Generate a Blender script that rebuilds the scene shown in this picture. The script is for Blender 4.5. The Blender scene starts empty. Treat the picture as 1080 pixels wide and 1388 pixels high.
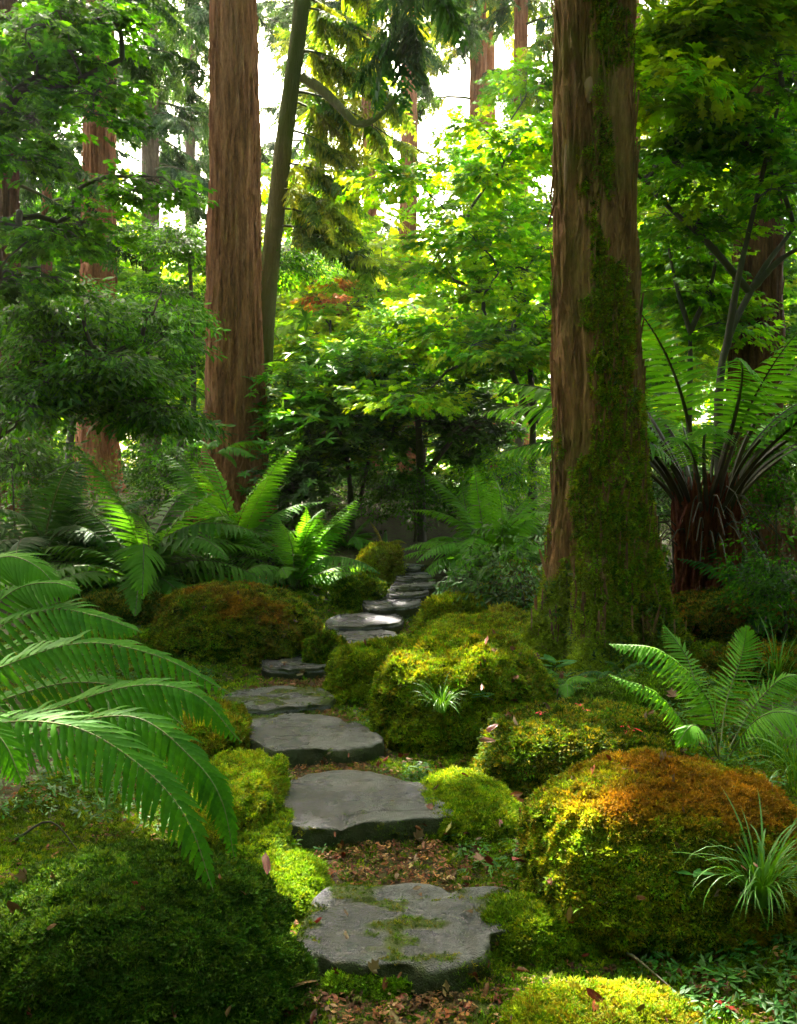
import bpy, bmesh, math, random
import numpy as np
from math import radians as R, sin, cos, pi, sqrt
rng = np.random.default_rng(7); random.seed(7)
sc = bpy.context.scene
C = sc.collection

# ------------------------------------------------------------------ camera, sky, sun, exposure
FPX, W0, H0, HOR = 1200.0, 1080.0, 1388.0, 640.0
EYE = 1.6
PITCH = math.atan((H0/2-HOR)/FPX)
cam_d = bpy.data.cameras.new('camera'); cam = bpy.data.objects.new('camera', cam_d); C.objects.link(cam)
cam_d.sensor_fit = 'VERTICAL'; cam_d.sensor_height = 24.0; cam_d.lens = 24.0*FPX/H0
cam_d.clip_start = 0.05; cam_d.clip_end = 2000
cam.location = (0, 0, EYE); cam.rotation_euler = (pi/2-PITCH, 0, 0)
sc.camera = cam
SUN_EL, SUN_AZ = R(55), R(-14)          # azimuth from +Y towards +X
w = bpy.data.worlds.new('World'); sc.world = w; w.use_nodes = True
nt = w.node_tree; nt.nodes.clear()
so = nt.nodes.new('ShaderNodeOutputWorld'); bg = nt.nodes.new('ShaderNodeBackground'); sky = nt.nodes.new('ShaderNodeTexSky')
sky.sky_type = 'NISHITA'; sky.sun_disc = False; sky.sun_elevation = SUN_EL; sky.sun_rotation = SUN_AZ
sky.air_density = 0.7; sky.dust_density = 5.0; sky.ozone_density = 0.0
bg.inputs[1].default_value = 0.15
wb = nt.nodes.new('ShaderNodeMix'); wb.data_type = 'RGBA'; wb.blend_type = 'MULTIPLY'; wb.inputs[0].default_value = 1.0
wb.inputs[7].default_value = (1.0, .93, .72, 1)      # warm white balance of the photograph
nt.links.new(sky.outputs[0], wb.inputs[6]); nt.links.new(wb.outputs[2], bg.inputs[0]); nt.links.new(bg.outputs[0], so.inputs[0])
sun_d = bpy.data.lights.new('sun', 'SUN'); sun = bpy.data.objects.new('sun', sun_d); C.objects.link(sun)
sun_d.energy = 4.5; sun_d.angle = R(0.8); sun_d.color = (1.0, 0.93, 0.78)
_sd = (sin(SUN_AZ)*cos(SUN_EL), cos(SUN_AZ)*cos(SUN_EL), sin(SUN_EL))
import mathutils
from mathutils import Vector, Matrix
sun.rotation_euler = Vector(_sd).to_track_quat('Z', 'Y').to_euler()
vs = sc.view_settings; vs.view_transform = 'Standard'; vs.look = 'None'; vs.gamma = 1.0; vs.use_curve_mapping = False
vs.exposure = 4.1
sc.render.engine = 'CYCLES'
cy = sc.cycles
cy.max_bounces = 8; cy.diffuse_bounces = 4; cy.glossy_bounces = 3; cy.transmission_bounces = 6; cy.transparent_max_bounces = 6
cy.sample_clamp_indirect = 6.0; cy.use_denoising = True; cy.caustics_reflective = False; cy.caustics_refractive = False
try: cy.denoiser = 'OPENIMAGEDENOISE'
except Exception: pass

# ------------------------------------------------------------------ numpy noise
def _h(ix, iy, iz, s):
    n = (ix.astype(np.int64)*374761393 + iy.astype(np.int64)*668265263 + iz.astype(np.int64)*1274126177 + s*974711) & 0xffffffff
    n = ((n ^ (n >> 13))*1103515245) & 0xffffffff
    n = ((n ^ (n >> 15))*2246822519) & 0xffffffff
    return ((n ^ (n >> 16)) & 0xffff)/65535.0
def vn(P, s=0):
    P = np.asarray(P, float); i = np.floor(P); f = P-i; f = f*f*(3-2*f)
    x, y, z = i[:, 0], i[:, 1], i[:, 2]; r = 0
    for a in (0, 1):
        for b in (0, 1):
            for c in (0, 1):
                r = r + _h(x+a, y+b, z+c, s)*(f[:, 0] if a else 1-f[:, 0])*(f[:, 1] if b else 1-f[:, 1])*(f[:, 2] if c else 1-f[:, 2])
    return r*2-1
def fbm(P, o=3, s=0, g=0.5):
    r = 0; a = 1; t = 0; P = np.asarray(P, float)
    for k in range(o):
        r = r + a*vn(P, s+k*17); t += a; a *= g; P = P*2.03+11.3
    return r/t
def sstep(a, b, x):
    t = np.clip((x-a)/(b-a), 0, 1); return t*t*(3-2*t)

# ------------------------------------------------------------------ terrain and pixel helpers
XC_Y = np.array([0, 2.5, 3.2, 4.0, 5.2, 6.3, 7.5, 9.0, 10.5, 13, 20])
XC_X = np.array([.02, .02, .02, -.13, -.45, -.75, -.5, -.1, .15, .5, 1.5])
def T(x, y):
    x = np.asarray(x, float); y = np.asarray(y, float)
    base = 1.05*sstep(6, 17.5, y) + 0.012*np.clip(y-18, 0, 60)
    s = np.abs(x-np.interp(y, XC_Y, XC_X))
    side = 0.24*sstep(0.45, 2.2, s)
    P = np.stack([x*1.1, y*1.1, x*0], -1).reshape(-1, 3)
    n = (fbm(P, 4, 3)).reshape(x.shape)
    return base + side + n*0.07*sstep(0.3, 1.5, s) + n*0.015
def T1(x, y): return float(T(np.array([x]), np.array([y]))[0])
_cp, _sp = cos(PITCH), sin(PITCH)
def ray(px, py):
    u = (px-W0/2)/FPX; v = -(py-H0/2)/FPX
    return np.array([u, _cp+v*_sp, -_sp+v*_cp])
def pt(px, py, d):
    r = ray(px, py); r = r/r[1]*d
    return np.array([r[0], d, EYE+r[2]])
def gp(px, py, lift=0.0):
    r = ray(px, py); r = r/r[1]
    ys = np.linspace(1.2, 60, 3000)
    zs = EYE+r[2]*ys; t = T(r[0]*ys, ys)+lift
    k = np.argmax(zs < t)
    if zs[k] >= t[k]: k = len(ys)-1
    return np.array([r[0]*ys[k], ys[k], t[k]])

# ------------------------------------------------------------------ mesh helpers
def new_mesh(name, V, F, mat=None, smooth=True, mats=None, mi=None):
    """F: list of int arrays (n,3) or (n,4)"""
    V = np.asarray(V, np.float32); F = [np.asarray(f, np.int32) for f in (F if isinstance(F, list) else [F]) if len(f)]
    me = bpy.data.meshes.new(name)
    nl = sum(f.size for f in F); npoly = sum(len(f) for f in F)
    me.vertices.add(len(V)); me.vertices.foreach_set('co', V.ravel())
    me.loops.add(nl); me.polygons.add(npoly)
    me.loops.foreach_set('vertex_index', np.concatenate([f.ravel() for f in F]))
    st = []; o = 0
    for f in F:
        st.append(o+np.arange(len(f))*f.shape[1]); o += f.size
    me.polygons.foreach_set('loop_start', np.concatenate(st).astype(np.int32))
    me.polygons.foreach_set('use_smooth', np.full(npoly, smooth))
    for m in (mats or [mat]):
        if m: me.materials.append(m)
    if mi is not None: me.polygons.foreach_set('material_index', np.asarray(mi, np.int32))
    me.update(calc_edges=True)
    return me
class MB:
    def __init__(s): s.V = []; s.T = []; s.Q = []; s.n = 0
    def add(s, V, F):
        V = np.asarray(V, float); F = np.asarray(F, int)
        s.V.append(V); (s.T if F.shape[1] == 3 else s.Q).append(F+s.n); s.n += len(V)
    def mesh(s, name, mat, smooth=True):
        F = []
        if s.T: F.append(np.concatenate(s.T))
        if s.Q: F.append(np.concatenate(s.Q))
        return new_mesh(name, np.concatenate(s.V), F, mat, smooth)
def frames(P):
    P = np.asarray(P, float); n = len(P); T_ = np.gradient(P, axis=0); T_ /= np.linalg.norm(T_, axis=1)[:, None]+1e-9
    up = np.array([0, 0, 1.]) if abs(T_[0][2]) < .9 else np.array([0, 1., 0])
    A = np.zeros_like(P); a = np.cross(T_[0], up); a /= np.linalg.norm(a)
    for i in range(n):
        a = a-T_[i]*np.dot(a, T_[i]); a /= np.linalg.norm(a)+1e-9; A[i] = a
    return T_, A, np.cross(T_, A)
def tube(P, r, k=6):
    P = np.asarray(P, float); n = len(P); r = np.broadcast_to(r, (n,))
    _, A, B = frames(P); th = np.arange(k)*2*pi/k
    V = P[:, None]+(A[:, None]*np.cos(th)[None, :, None]+B[:, None]*np.sin(th)[None, :, None])*r[:, None, None]
    i, j = np.meshgrid(np.arange(n-1), np.arange(k), indexing='ij'); j2 = (j+1) % k
    return V.reshape(-1, 3), np.stack([i*k+j, i*k+j2, (i+1)*k+j2, (i+1)*k+j], -1).reshape(-1, 4)
def curve(pts, n=12):
    """Catmull-Rom through pts"""
    P = np.asarray(pts, float); P = np.vstack([2*P[0]-P[1], P, 2*P[-1]-P[-2]]); m = len(P)-3
    out = []
    for t in np.linspace(0, m, n):
        i = min(int(t), m-1); u = t-i; a, b, c, d = P[i:i+4]
        out.append(.5*((2*b)+(-a+c)*u+(2*a-5*b+4*c-d)*u*u+(-a+3*b-3*c+d)*u**3))
    return np.array(out)
def link(o, parent=None):
    C.objects.link(o)
    if parent is not None: o.parent = parent
    return o
def obj(name, me, parent=None, loc=None):
    o = bpy.data.objects.new(name, me); link(o, parent)
    if loc is not None: o.location = loc
    return o
def tag(o, label=None, cat=None, group=None, kind=None):
    if label: o['label'] = label
    if cat: o['category'] = cat
    if group: o['group'] = group
    if kind: o['kind'] = kind
    return o
def empty(name, loc, label=None, cat=None, group=None):
    o = bpy.data.objects.new(name, None); C.objects.link(o); o.location = loc; o.empty_display_size = .1
    return tag(o, label, cat, group)
def proto(name, me): return bpy.data.objects.new(name, me)

# ------------------------------------------------------------------ materials
def nodes(name):
    m = bpy.data.materials.new(name); m.use_nodes = True; t = m.node_tree; t.nodes.clear()
    out = t.nodes.new('ShaderNodeOutputMaterial'); return m, t, out
def N(t, ty, **kw):
    n = t.nodes.new(ty)
    for k, v in kw.items():
        if k.startswith('i_'):
            key = k[2:]; n.inputs[int(key) if key.isdigit() else key.replace('_', ' ')].default_value = v
        else: setattr(n, k, v)
    return n
def ramp(t, fac, stops):
    r = t.nodes.new('ShaderNodeValToRGB'); e = r.color_ramp.elements
    while len(e) < len(stops): e.new(.5)
    for q, (p, c) in zip(e, stops): q.position = p; q.color = (*c, 1) if len(c) == 3 else c
    t.links.new(fac, r.inputs[0]); return r.outputs[0]
def noise(t, scale, detail=3, coord=None, rough=.55, sca=None):
    n = N(t, 'ShaderNodeTexNoise', i_Scale=scale, i_Detail=detail, i_Roughness=rough)
    tc = N(t, 'ShaderNodeTexCoord'); src = tc.outputs['Object']
    if coord == 'world':
        g = N(t, 'ShaderNodeNewGeometry'); src = g.outputs['Position']
    if sca:
        mp = N(t, 'ShaderNodeMapping'); mp.inputs['Scale'].default_value = sca; t.links.new(src, mp.inputs[0]); src = mp.outputs[0]
    t.links.new(src, n.inputs['Vector']); return n.outputs['Fac']
def mixc(t, f, a, b, mode='MIX'):
    n = N(t, 'ShaderNodeMix', data_type='RGBA', blend_type=mode)
    for s, v in ((n.inputs[0], f), (n.inputs[6], a), (n.inputs[7], b)):
        if isinstance(v, (int, float)): s.default_value = v
        elif isinstance(v, tuple): s.default_value = (*v, 1)
        else: t.links.new(v, s)
    return n.outputs[2]
def bump(t, h, strength, dist=.02):
    b = N(t, 'ShaderNodeBump', i_Strength=strength, i_Distance=dist); t.links.new(h, b.inputs['Height']); return b.outputs[0]

def leaf_mat(name, src='inst', colA=(.05, .12, .01), colB=None, trans=.45, rough=.45, spec=.4, tcol=(2.0, 1.8, .3)):
    m, t, out = nodes(name)
    if src == 'inst':
        a = N(t, 'ShaderNodeAttribute', attribute_type='INSTANCER', attribute_name='col'); col = a.outputs['Color']
        v = N(t, 'ShaderNodeAttribute', attribute_type='GEOMETRY', attribute_name='lv')
        col = mixc(t, 1.0, col, ramp(t, v.outputs['Fac'], [(0, (.6, .62, .6)), (1, (1.35, 1.3, 1.1))]), 'MULTIPLY')
    else:
        oi = N(t, 'ShaderNodeObjectInfo')
        col = mixc(t, oi.outputs['Random'], colA, colB or colA)
        nz = noise(t, 6, 2)
        col = mixc(t, 1.0, col, ramp(t, nz, [(.3, (.8, .8, .8)), (.7, (1.2, 1.15, 1.0))]), 'MULTIPLY')
    p = N(t, 'ShaderNodeBsdfPrincipled', i_Roughness=rough); p.inputs['Specular IOR Level'].default_value = spec
    t.links.new(col, p.inputs['Base Color'])
    tr = N(t, 'ShaderNodeBsdfTranslucent'); t.links.new(mixc(t, 1.0, col, tcol, 'MULTIPLY'), tr.inputs[0])
    mx = N(t, 'ShaderNodeMixShader', i_0=trans); t.links.new(p.outputs[0], mx.inputs[1]); t.links.new(tr.outputs[0], mx.inputs[2])
    t.links.new(mx.outputs[0], out.inputs[0]); return m
M = {}
M['leaf'] = leaf_mat('foliage_leaf', trans=.62, rough=.55, spec=.15)
M['gloss_leaf'] = leaf_mat('glossy_leaf', trans=.4, rough=.45, spec=.3)
M['moss'] = leaf_mat('moss_shoot', trans=.35, rough=.7, spec=.15, tcol=(1.3, 1.2, .6))
M['needle'] = leaf_mat('conifer_needle', trans=.4, rough=.6, spec=.2)
M['fern'] = leaf_mat('fern_pinna', 'obj', (.05, .17, .018), (.1, .25, .018), .45, .55, .25, (1.6, 1.6, .4))
M['fern_near'] = leaf_mat('near_fern_pinna', 'obj', (.03, .13, .01), (.055, .19, .01), .38, .6, .15, (1.6, 1.6, .4))
M['fern_dark'] = leaf_mat('dark_fern_pinna', 'obj', (.02, .085, .022), (.035, .11, .025), .3, .55, .25)
M['fern_lime'] = leaf_mat('lime_fern_pinna', 'obj', (.08, .24, .02), (.12, .3, .02), .5, .5, .25, (1.6, 1.6, .4))
M['fern_yellow'] = leaf_mat('yellow_fern_pinna', 'obj', (.32, .26, .015), (.25, .25, .02), .45, .45, .4)
M['grass'] = leaf_mat('grass_blade', 'obj', (.05, .16, .015), (.09, .22, .03), .35, .4, .4)
M['broad'] = leaf_mat('broad_leaf', 'obj', (.04, .15, .03), (.06, .2, .05), .3, .35, .5)
def simple(name, col, rough=.7, nscale=None, col2=None, b=0, bs=30, bd=.01):
    m, t, out = nodes(name); p = N(t, 'ShaderNodeBsdfPrincipled', i_Roughness=rough)
    if nscale: t.links.new(mixc(t, noise(t, nscale, 4), col, col2), p.inputs['Base Color'])
    else: p.inputs['Base Color'].default_value = (*col, 1)
    if b: t.links.new(bump(t, noise(t, bs, 4), b, bd), p.inputs['Normal'])
    t.links.new(p.outputs[0], out.inputs[0]); return m
M['rachis'] = simple('fern_rachis', (.09, .11, .02), .5)
M['stem_dark'] = simple('fern_stalk', (.035, .022, .01), .5)
M['twig'] = simple('twig_bark', (.035, .028, .018), .8, 8, (.07, .06, .035), .4, 40)
M['twig_moss'] = simple('mossy_twig_bark', (.04, .032, .018), .85, 5, (.06, .085, .012), .5, 40)
def bark(name, cA, cB, cC, moss=0.0, mossc=(.07, .09, .01), sc_=14, mh=None):
    m, t, out = nodes(name); p = N(t, 'ShaderNodeBsdfPrincipled', i_Roughness=.85); p.inputs['Specular IOR Level'].default_value = .2
    n1 = noise(t, sc_, 6, sca=(1, 1, .09), rough=.65); n2 = noise(t, sc_*3.2, 5, sca=(1, 1, .22), rough=.75); n3 = noise(t, 1.3, 4)
    c = ramp(t, n1, [(.28, cA), (.5, cB), (.72, cC)])
    c = mixc(t, .75, c, ramp(t, n2, [(.3, (.35, .35, .35)), (.65, (1.25, 1.25, 1.25))]), 'MULTIPLY')
    if moss > 0:
        f = ramp(t, n3, [(max(0, .75-moss*.6), (0, 0, 0)), (min(1, .95-moss*.5), (1, 1, 1))])
        c = mixc(t, f, c, mossc)
    t.links.new(c, p.inputs['Base Color'])
    ad = N(t, 'ShaderNodeMath', operation='ADD'); t.links.new(n1, ad.inputs[0]); t.links.new(n2, ad.inputs[1])
    t.links.new(bump(t, ad.outputs[0], 1.0, .05), p.inputs['Normal'])
    t.links.new(p.outputs[0], out.inputs[0]); return m
M['bark_red'] = bark('redwood_bark', (.09, .028, .012), (.34, .12, .055), (.52, .22, .11), .1)
M['bark_big'] = bark('mossy_cedar_bark', (.055, .022, .01), (.29, .125, .052), (.5, .26, .12), .42, (.12, .12, .01), 11)
M['bark_grey'] = bark('grey_brown_bark', (.05, .035, .025), (.14, .09, .06), (.22, .16, .12), .1)
M['bark_moss'] = bark('moss_covered_bark', (.07, .06, .02), (.14, .13, .045), (.22, .2, .08), .8, (.085, .1, .014), 18)
M['bark_dark'] = bark('dark_shaggy_bark', (.045, .016, .008), (.14, .052, .024), (.24, .1, .045), .15)
M['fibre_red'] = bark('red_brown_frond_stubs', (.05, .012, .006), (.19, .04, .018), (.32, .1, .045), 0)
def moss_under():
    m, t, out = nodes('moss_mat_base'); p = N(t, 'ShaderNodeBsdfPrincipled', i_Roughness=.9); p.inputs['Specular IOR Level'].default_value = .1
    n = noise(t, 5, 5); n2 = noise(t, 60, 3)
    c = ramp(t, n, [(.3, (.02, .035, .004)), (.55, (.045, .07, .008)), (.75, (.06, .05, .01))])
    c = mixc(t, .8, c, ramp(t, n2, [(.3, (.4, .4, .4)), (.7, (1.3, 1.3, 1.3))]), 'MULTIPLY')
    t.links.new(c, p.inputs['Base Color']); t.links.new(bump(t, n2, 1, .02), p.inputs['Normal'])
    t.links.new(p.outputs[0], out.inputs[0]); return m
M['moss_base'] = moss_under()
def ground_mat():
    m, t, out = nodes('forest_soil'); p = N(t, 'ShaderNodeBsdfPrincipled', i_Roughness=.8); p.inputs['Specular IOR Level'].default_value = .25
    n = noise(t, 2.2, 5); n2 = noise(t, 90, 3, rough=.7); n3 = noise(t, 14, 4)
    c = ramp(t, n2, [(.3, (.012, .008, .005)), (.5, (.045, .026, .018)), (.68, (.10, .055, .038)), (.8, (.16, .1, .07))])
    c = mixc(t, ramp(t, n3, [(.42, (0, 0, 0)), (.6, (1, 1, 1))]), c, mixc(t, n2, (.02, .03, .004), (.08, .1, .012)))
    t.links.new(c, p.inputs['Base Color']); t.links.new(bump(t, n2, 1, .015), p.inputs['Normal'])
    t.links.new(p.outputs[0], out.inputs[0]); return m
M['ground'] = ground_mat()
def stone_mat(name='wet_slate', moss_lo=.58, moss_hi=.66):
    m, t, out = nodes(name); p = N(t, 'ShaderNodeBsdfPrincipled')
    n = noise(t, 4, 6, rough=.6); n2 = noise(t, 45, 5, rough=.65); n3 = noise(t, 5.5, 3, 'world', rough=.5); n4 = noise(t, 160, 2)
    c = ramp(t, n, [(.3, (.03, .028, .042)), (.5, (.066, .062, .088)), (.7, (.125, .118, .15))])
    c = mixc(t, .85, c, ramp(t, n2, [(.3, (.5, .5, .5)), (.7, (1.3, 1.3, 1.3))]), 'MULTIPLY')
    c = mixc(t, ramp(t, noise(t, 11, 5, rough=.7), [(.5, (0, 0, 0)), (.66, (.75, .75, .75))]), c, (.03, .026, .026))
    g = N(t, 'ShaderNodeNewGeometry'); sx = N(t, 'ShaderNodeSeparateXYZ'); t.links.new(g.outputs['Normal'], sx.inputs[0])
    side = ramp(t, sx.outputs['Z'], [(.45, (1, 1, 1)), (.85, (0, 0, 0))])          # mossy, earthy flanks
    at_ = N(t, 'ShaderNodeAttribute', attribute_type='GEOMETRY', attribute_name='mossy'); mm = at_.outputs['Fac']
    mc = mixc(t, n4, (.02, .03, .005), (.06, .07, .012))
    c = mixc(t, mm, c, mc); c = mixc(t, side, c, mixc(t, n2, (.012, .014, .006), (.05, .055, .016)))
    t.links.new(c, p.inputs['Base Color'])
    r = ramp(t, n, [(.35, (.15, .15, .15)), (.6, (.36, .36, .36))]); r = mixc(t, mm, r, (.9, .9, .9)); r = mixc(t, side, r, (.8, .8, .8))
    t.links.new(r, p.inputs['Roughness'])
    ad = N(t, 'ShaderNodeMath', operation='ADD'); t.links.new(n2, ad.inputs[0]); t.links.new(n4, ad.inputs[1])
    t.links.new(bump(t, ad.outputs[0], .85, .012), p.inputs['Normal'])
    t.links.new(p.outputs[0], out.inputs[0]); return m
M['stone'] = stone_mat(); M['stone_mossy'] = stone_mat('mossy_slate', .50, .56)
def litter_mat(name, a, b):
    m, t, out = nodes(name); oi = N(t, 'ShaderNodeObjectInfo')
    c = mixc(t, oi.outputs['Random'], a, b); c = mixc(t, 1, c, ramp(t, noise(t, 35, 4), [(.3, (.6, .6, .6)), (.7, (1.2, 1.2, 1.2))]), 'MULTIPLY')
    p = N(t, 'ShaderNodeBsdfPrincipled', i_Roughness=.45); t.links.new(c, p.inputs['Base Color']); t.links.new(p.outputs[0], out.inputs[0]); return m
M['lf_red'] = litter_mat('red_fallen_leaf', (.22, .008, .004), (.12, .012, .007))
M['lf_orange'] = litter_mat('orange_brown_fallen_leaf', (.24, .05, .015), (.14, .045, .02))
M['lf_tan'] = litter_mat('tan_fallen_leaf', (.19, .11, .05), (.13, .065, .035))
M['lf_brown'] = litter_mat('brown_fallen_leaf', (.13, .06, .035), (.22, .11, .06))
M['lf_yellow'] = litter_mat('yellow_fallen_leaf', (.5, .38, .06), (.4, .32, .1))
M['petal_red'] = simple('red_petal', (.6, .01, .015), .5)

# ------------------------------------------------------------------ scatter with geometry nodes
_ng = {}
def group_for(protos):
    key = tuple(p.name for p in protos)
    if key in _ng: return _ng[key]
    g = bpy.data.node_groups.new('scatter_'+'_'.join(key)[:40], 'GeometryNodeTree')
    g.interface.new_socket('Geometry', in_out='INPUT', socket_type='NodeSocketGeometry')
    g.interface.new_socket('Geometry', in_out='OUTPUT', socket_type='NodeSocketGeometry')
    gi = g.nodes.new('NodeGroupInput'); go = g.nodes.new('NodeGroupOutput')
    ip = g.nodes.new('GeometryNodeInstanceOnPoints'); jn = g.nodes.new('GeometryNodeJoinGeometry')
    for p in protos:
        oi = g.nodes.new('GeometryNodeObjectInfo'); oi.inputs[0].default_value = p; oi.transform_space = 'ORIGINAL'
        g2 = g.nodes.new('GeometryNodeGeometryToInstance'); g.links.new(oi.outputs['Geometry'], g2.inputs[0]); g.links.new(g2.outputs[0], jn.inputs[0])
    def attr(nm, dt):
        a = g.nodes.new('GeometryNodeInputNamedAttribute'); a.data_type = dt; a.inputs['Name'].default_value = nm; return a.outputs[0]
    e2r = g.nodes.new('FunctionNodeEulerToRotation'); g.links.new(attr('rot', 'FLOAT_VECTOR'), e2r.inputs[0])
    g.links.new(gi.outputs[0], ip.inputs['Points']); g.links.new(jn.outputs[0], ip.inputs['Instance'])
    ip.inputs['Pick Instance'].default_value = True
    g.links.new(attr('pick', 'INT'), ip.inputs['Instance Index']); g.links.new(e2r.outputs[0], ip.inputs['Rotation'])
    g.links.new(attr('scl', 'FLOAT_VECTOR'), ip.inputs['Scale']); g.links.new(ip.outputs[0], go.inputs[0])
    _ng[key] = g; return g
def eulers(Rm):
    """(n,3,3) matrices with columns = local axes -> XYZ eulers"""
    sy = np.clip(-Rm[:, 2, 0], -1, 1); y = np.arcsin(sy); x = np.arctan2(Rm[:, 2, 1], Rm[:, 2, 2]); z = np.arctan2(Rm[:, 1, 0], Rm[:, 0, 0])
    return np.stack([x, y, z], -1)
def rot_from(X, Z):
    """local X along X, local Z as near to Z as possible"""
    X = X/(np.linalg.norm(X, axis=1)[:, None]+1e-9); Y = np.cross(Z, X); Y /= np.linalg.norm(Y, axis=1)[:, None]+1e-9; Z = np.cross(X, Y)
    return np.stack([X, Y, Z], -1)
def rot_normal(Nn, jitter=.3):
    n = len(Nn); Nn = Nn+rng.normal(0, jitter, (n, 3)); Nn /= np.linalg.norm(Nn, axis=1)[:, None]
    r = rng.normal(0, 1, (n, 3)); X = np.cross(Nn, r); X /= np.linalg.norm(X, axis=1)[:, None]+1e-9
    return np.stack([X, np.cross(Nn, X), Nn], -1)
NINST = 0
def scatter(name, P, Rm, S, protos, col, parent=None, label=None, cat=None, group=None):
    global NINST
    P = np.asarray(P, np.float32); n = len(P); NINST += n
    if n == 0: return None
    S = np.asarray(S, np.float32)
    if S.ndim == 0: S = np.full(n, S)
    if S.ndim == 1: S = np.repeat(S[:, None], 3, 1)
    me = bpy.data.meshes.new(name); me.vertices.add(n); me.vertices.foreach_set('co', P.ravel())
    def at(nm, ty, k, arr): a = me.attributes.new(nm, ty, 'POINT'); a.data.foreach_set(k, np.ascontiguousarray(arr).ravel())
    at('rot', 'FLOAT_VECTOR', 'vector', eulers(Rm).astype(np.float32)); at('scl', 'FLOAT_VECTOR', 'vector', S)
    at('pick', 'INT', 'value', rng.integers(0, len(protos), n).astype(np.int32))
    c4 = np.ones((n, 4), np.float32); c4[:, :3] = np.clip(col, 0, 1); at('col', 'FLOAT_COLOR', 'color', c4)
    o = obj(name, me, parent)
    md = o.modifiers.new('scatter', 'NODES'); md.node_group = group_for(protos)
    tag(o, label, cat, group, 'stuff'); return o
def sample(V, F, n, wt=None):
    """random points on triangles/quads; wt(centres, normals) -> weight"""
    V = np.asarray(V, float); F = np.asarray(F)
    if F.shape[1] == 4: F = np.concatenate([F[:, [0, 1, 2]], F[:, [0, 2, 3]]])
    a, b, c = V[F[:, 0]], V[F[:, 1]], V[F[:, 2]]; cr = np.cross(b-a, c-a); ar = np.linalg.norm(cr, axis=1)
    nn = cr/(ar[:, None]+1e-12); w_ = ar.copy()
    if wt is not None: w_ = w_*np.clip(wt((a+b+c)/3, nn), 0, None)
    if w_.sum() <= 0: return np.zeros((0, 3)), np.zeros((0, 3))
    k = rng.choice(len(F), n, p=w_/w_.sum()); u = rng.random((n, 2)); s = np.sqrt(u[:, :1]); v = u[:, 1:]
    return a[k]*(1-s)+b[k]*(s*(1-v))+c[k]*(s*v), nn[k]
def colmix(n, cols, wts=None, jit=.18):
    cols = np.array(cols); k = rng.choice(len(cols), n, p=None if wts is None else np.array(wts)/sum(wts))
    return cols[k]*(1+rng.normal(0, jit, (n, 1)))*(1+rng.normal(0, .06, (n, 3)))

# ------------------------------------------------------------------ foliage prototypes (never linked by themselves)
def set_lv(me, per, cnt):
    a = me.attributes.new('lv', 'FLOAT', 'FACE'); a.data.foreach_set('value', np.repeat(rng.random(cnt), per).astype(np.float32))
def basis(d, up=(0, 0, 1), roll=0):
    d = np.array(d, float); d /= np.linalg.norm(d); s = np.cross(up, d); s /= np.linalg.norm(s)+1e-9; u = np.cross(d, s)
    s2 = s*cos(roll)+u*sin(roll); return d, s2, np.cross(d, s2)
# 2D leaf shapes: outline in (along, across), fan from the base
MAPLE = [(0, 0), (.05, .28), (.28, .5), (.38, .22), (.62, .42), (.68, .13), (1.0, 0), (.68, -.13), (.62, -.42), (.38, -.22), (.28, -.5), (.05, -.28)]
OVAL = [(0, 0), (.25, .13), (.55, .17), (.8, .1), (1, 0), (.8, -.1), (.55, -.17), (.25, -.13)]
SMALL = [(0, 0), (.4, .25), (1, 0), (.4, -.25)]
def leaf_fan(mb, o, d, L, shape, up=(0, 0, 1), roll=0, droop=.25):
    D, S, U = basis(d, up, roll); k = len(shape)
    V = [o+D*(a*L)+S*(b*L)-U*(droop*L*a*a+abs(b)*L*.25) for a, b in shape]
    mb.add(np.array(V), np.array([(0, i, i+1) for i in range(1, k-1)])); return k-2
def spray(name, shape, nleaf, L, leafL, mat, flat=.25, droop=.3, twig=True, seed=0, fill=.28):
    r = np.random.default_rng(seed); mb = MB(); per = 0
    for i in range(nleaf):
        t = (i+.5)/nleaf; a = (1 if i % 2 else -1)*(0.35+r.random()*.9)*(1-.4*t); off = r.normal(0, fill*L, 1)[0]
        p = np.array([t*L, np.sin(a)*L*fill*r.random()+off*.5, r.normal(0, .1*L)*flat*2-droop*L*t*t*.4])
        d = np.array([cos(a), sin(a), r.normal(-.15, flat)])
        per = leaf_fan(mb, p, d, leafL*(.7+.5*r.random()), shape, up=(r.normal(0, flat), r.normal(0, flat), 1), droop=droop)
    me = mb.mesh(name, mat, False); set_lv(me, per, nleaf); return proto(name, me)
P_maple = [spray('maple_spray_%d' % i, MAPLE, 12, .26, .085, M['leaf'], .3, .35, seed=i) for i in range(3)]
P_small = [spray('fine_spray_%d' % i, SMALL, 22, .26, .05, M['leaf'], .3, .3, seed=10+i) for i in range(3)]
P_oval = [spray('oval_spray_%d' % i, OVAL, 12, .22, .08, M['gloss_leaf'], .3, .3, seed=20+i) for i in range(2)]
def whorl(name, seed):
    r = np.random.default_rng(seed); mb = MB()
    for i in range(9):
        a = i*2*pi/9*1.02+r.normal(0, .15); e = .15+.4*r.random()*(1 if i % 3 else 2)
        per = leaf_fan(mb, np.zeros(3), (cos(a), sin(a), e), .12*(.8+.4*r.random()), OVAL, droop=.45)
    me = mb.mesh(name, M['gloss_leaf'], False); set_lv(me, per, 9); return proto(name, me)
P_whorl = [whorl('whorl_%d' % i, i) for i in range(2)]
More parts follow.
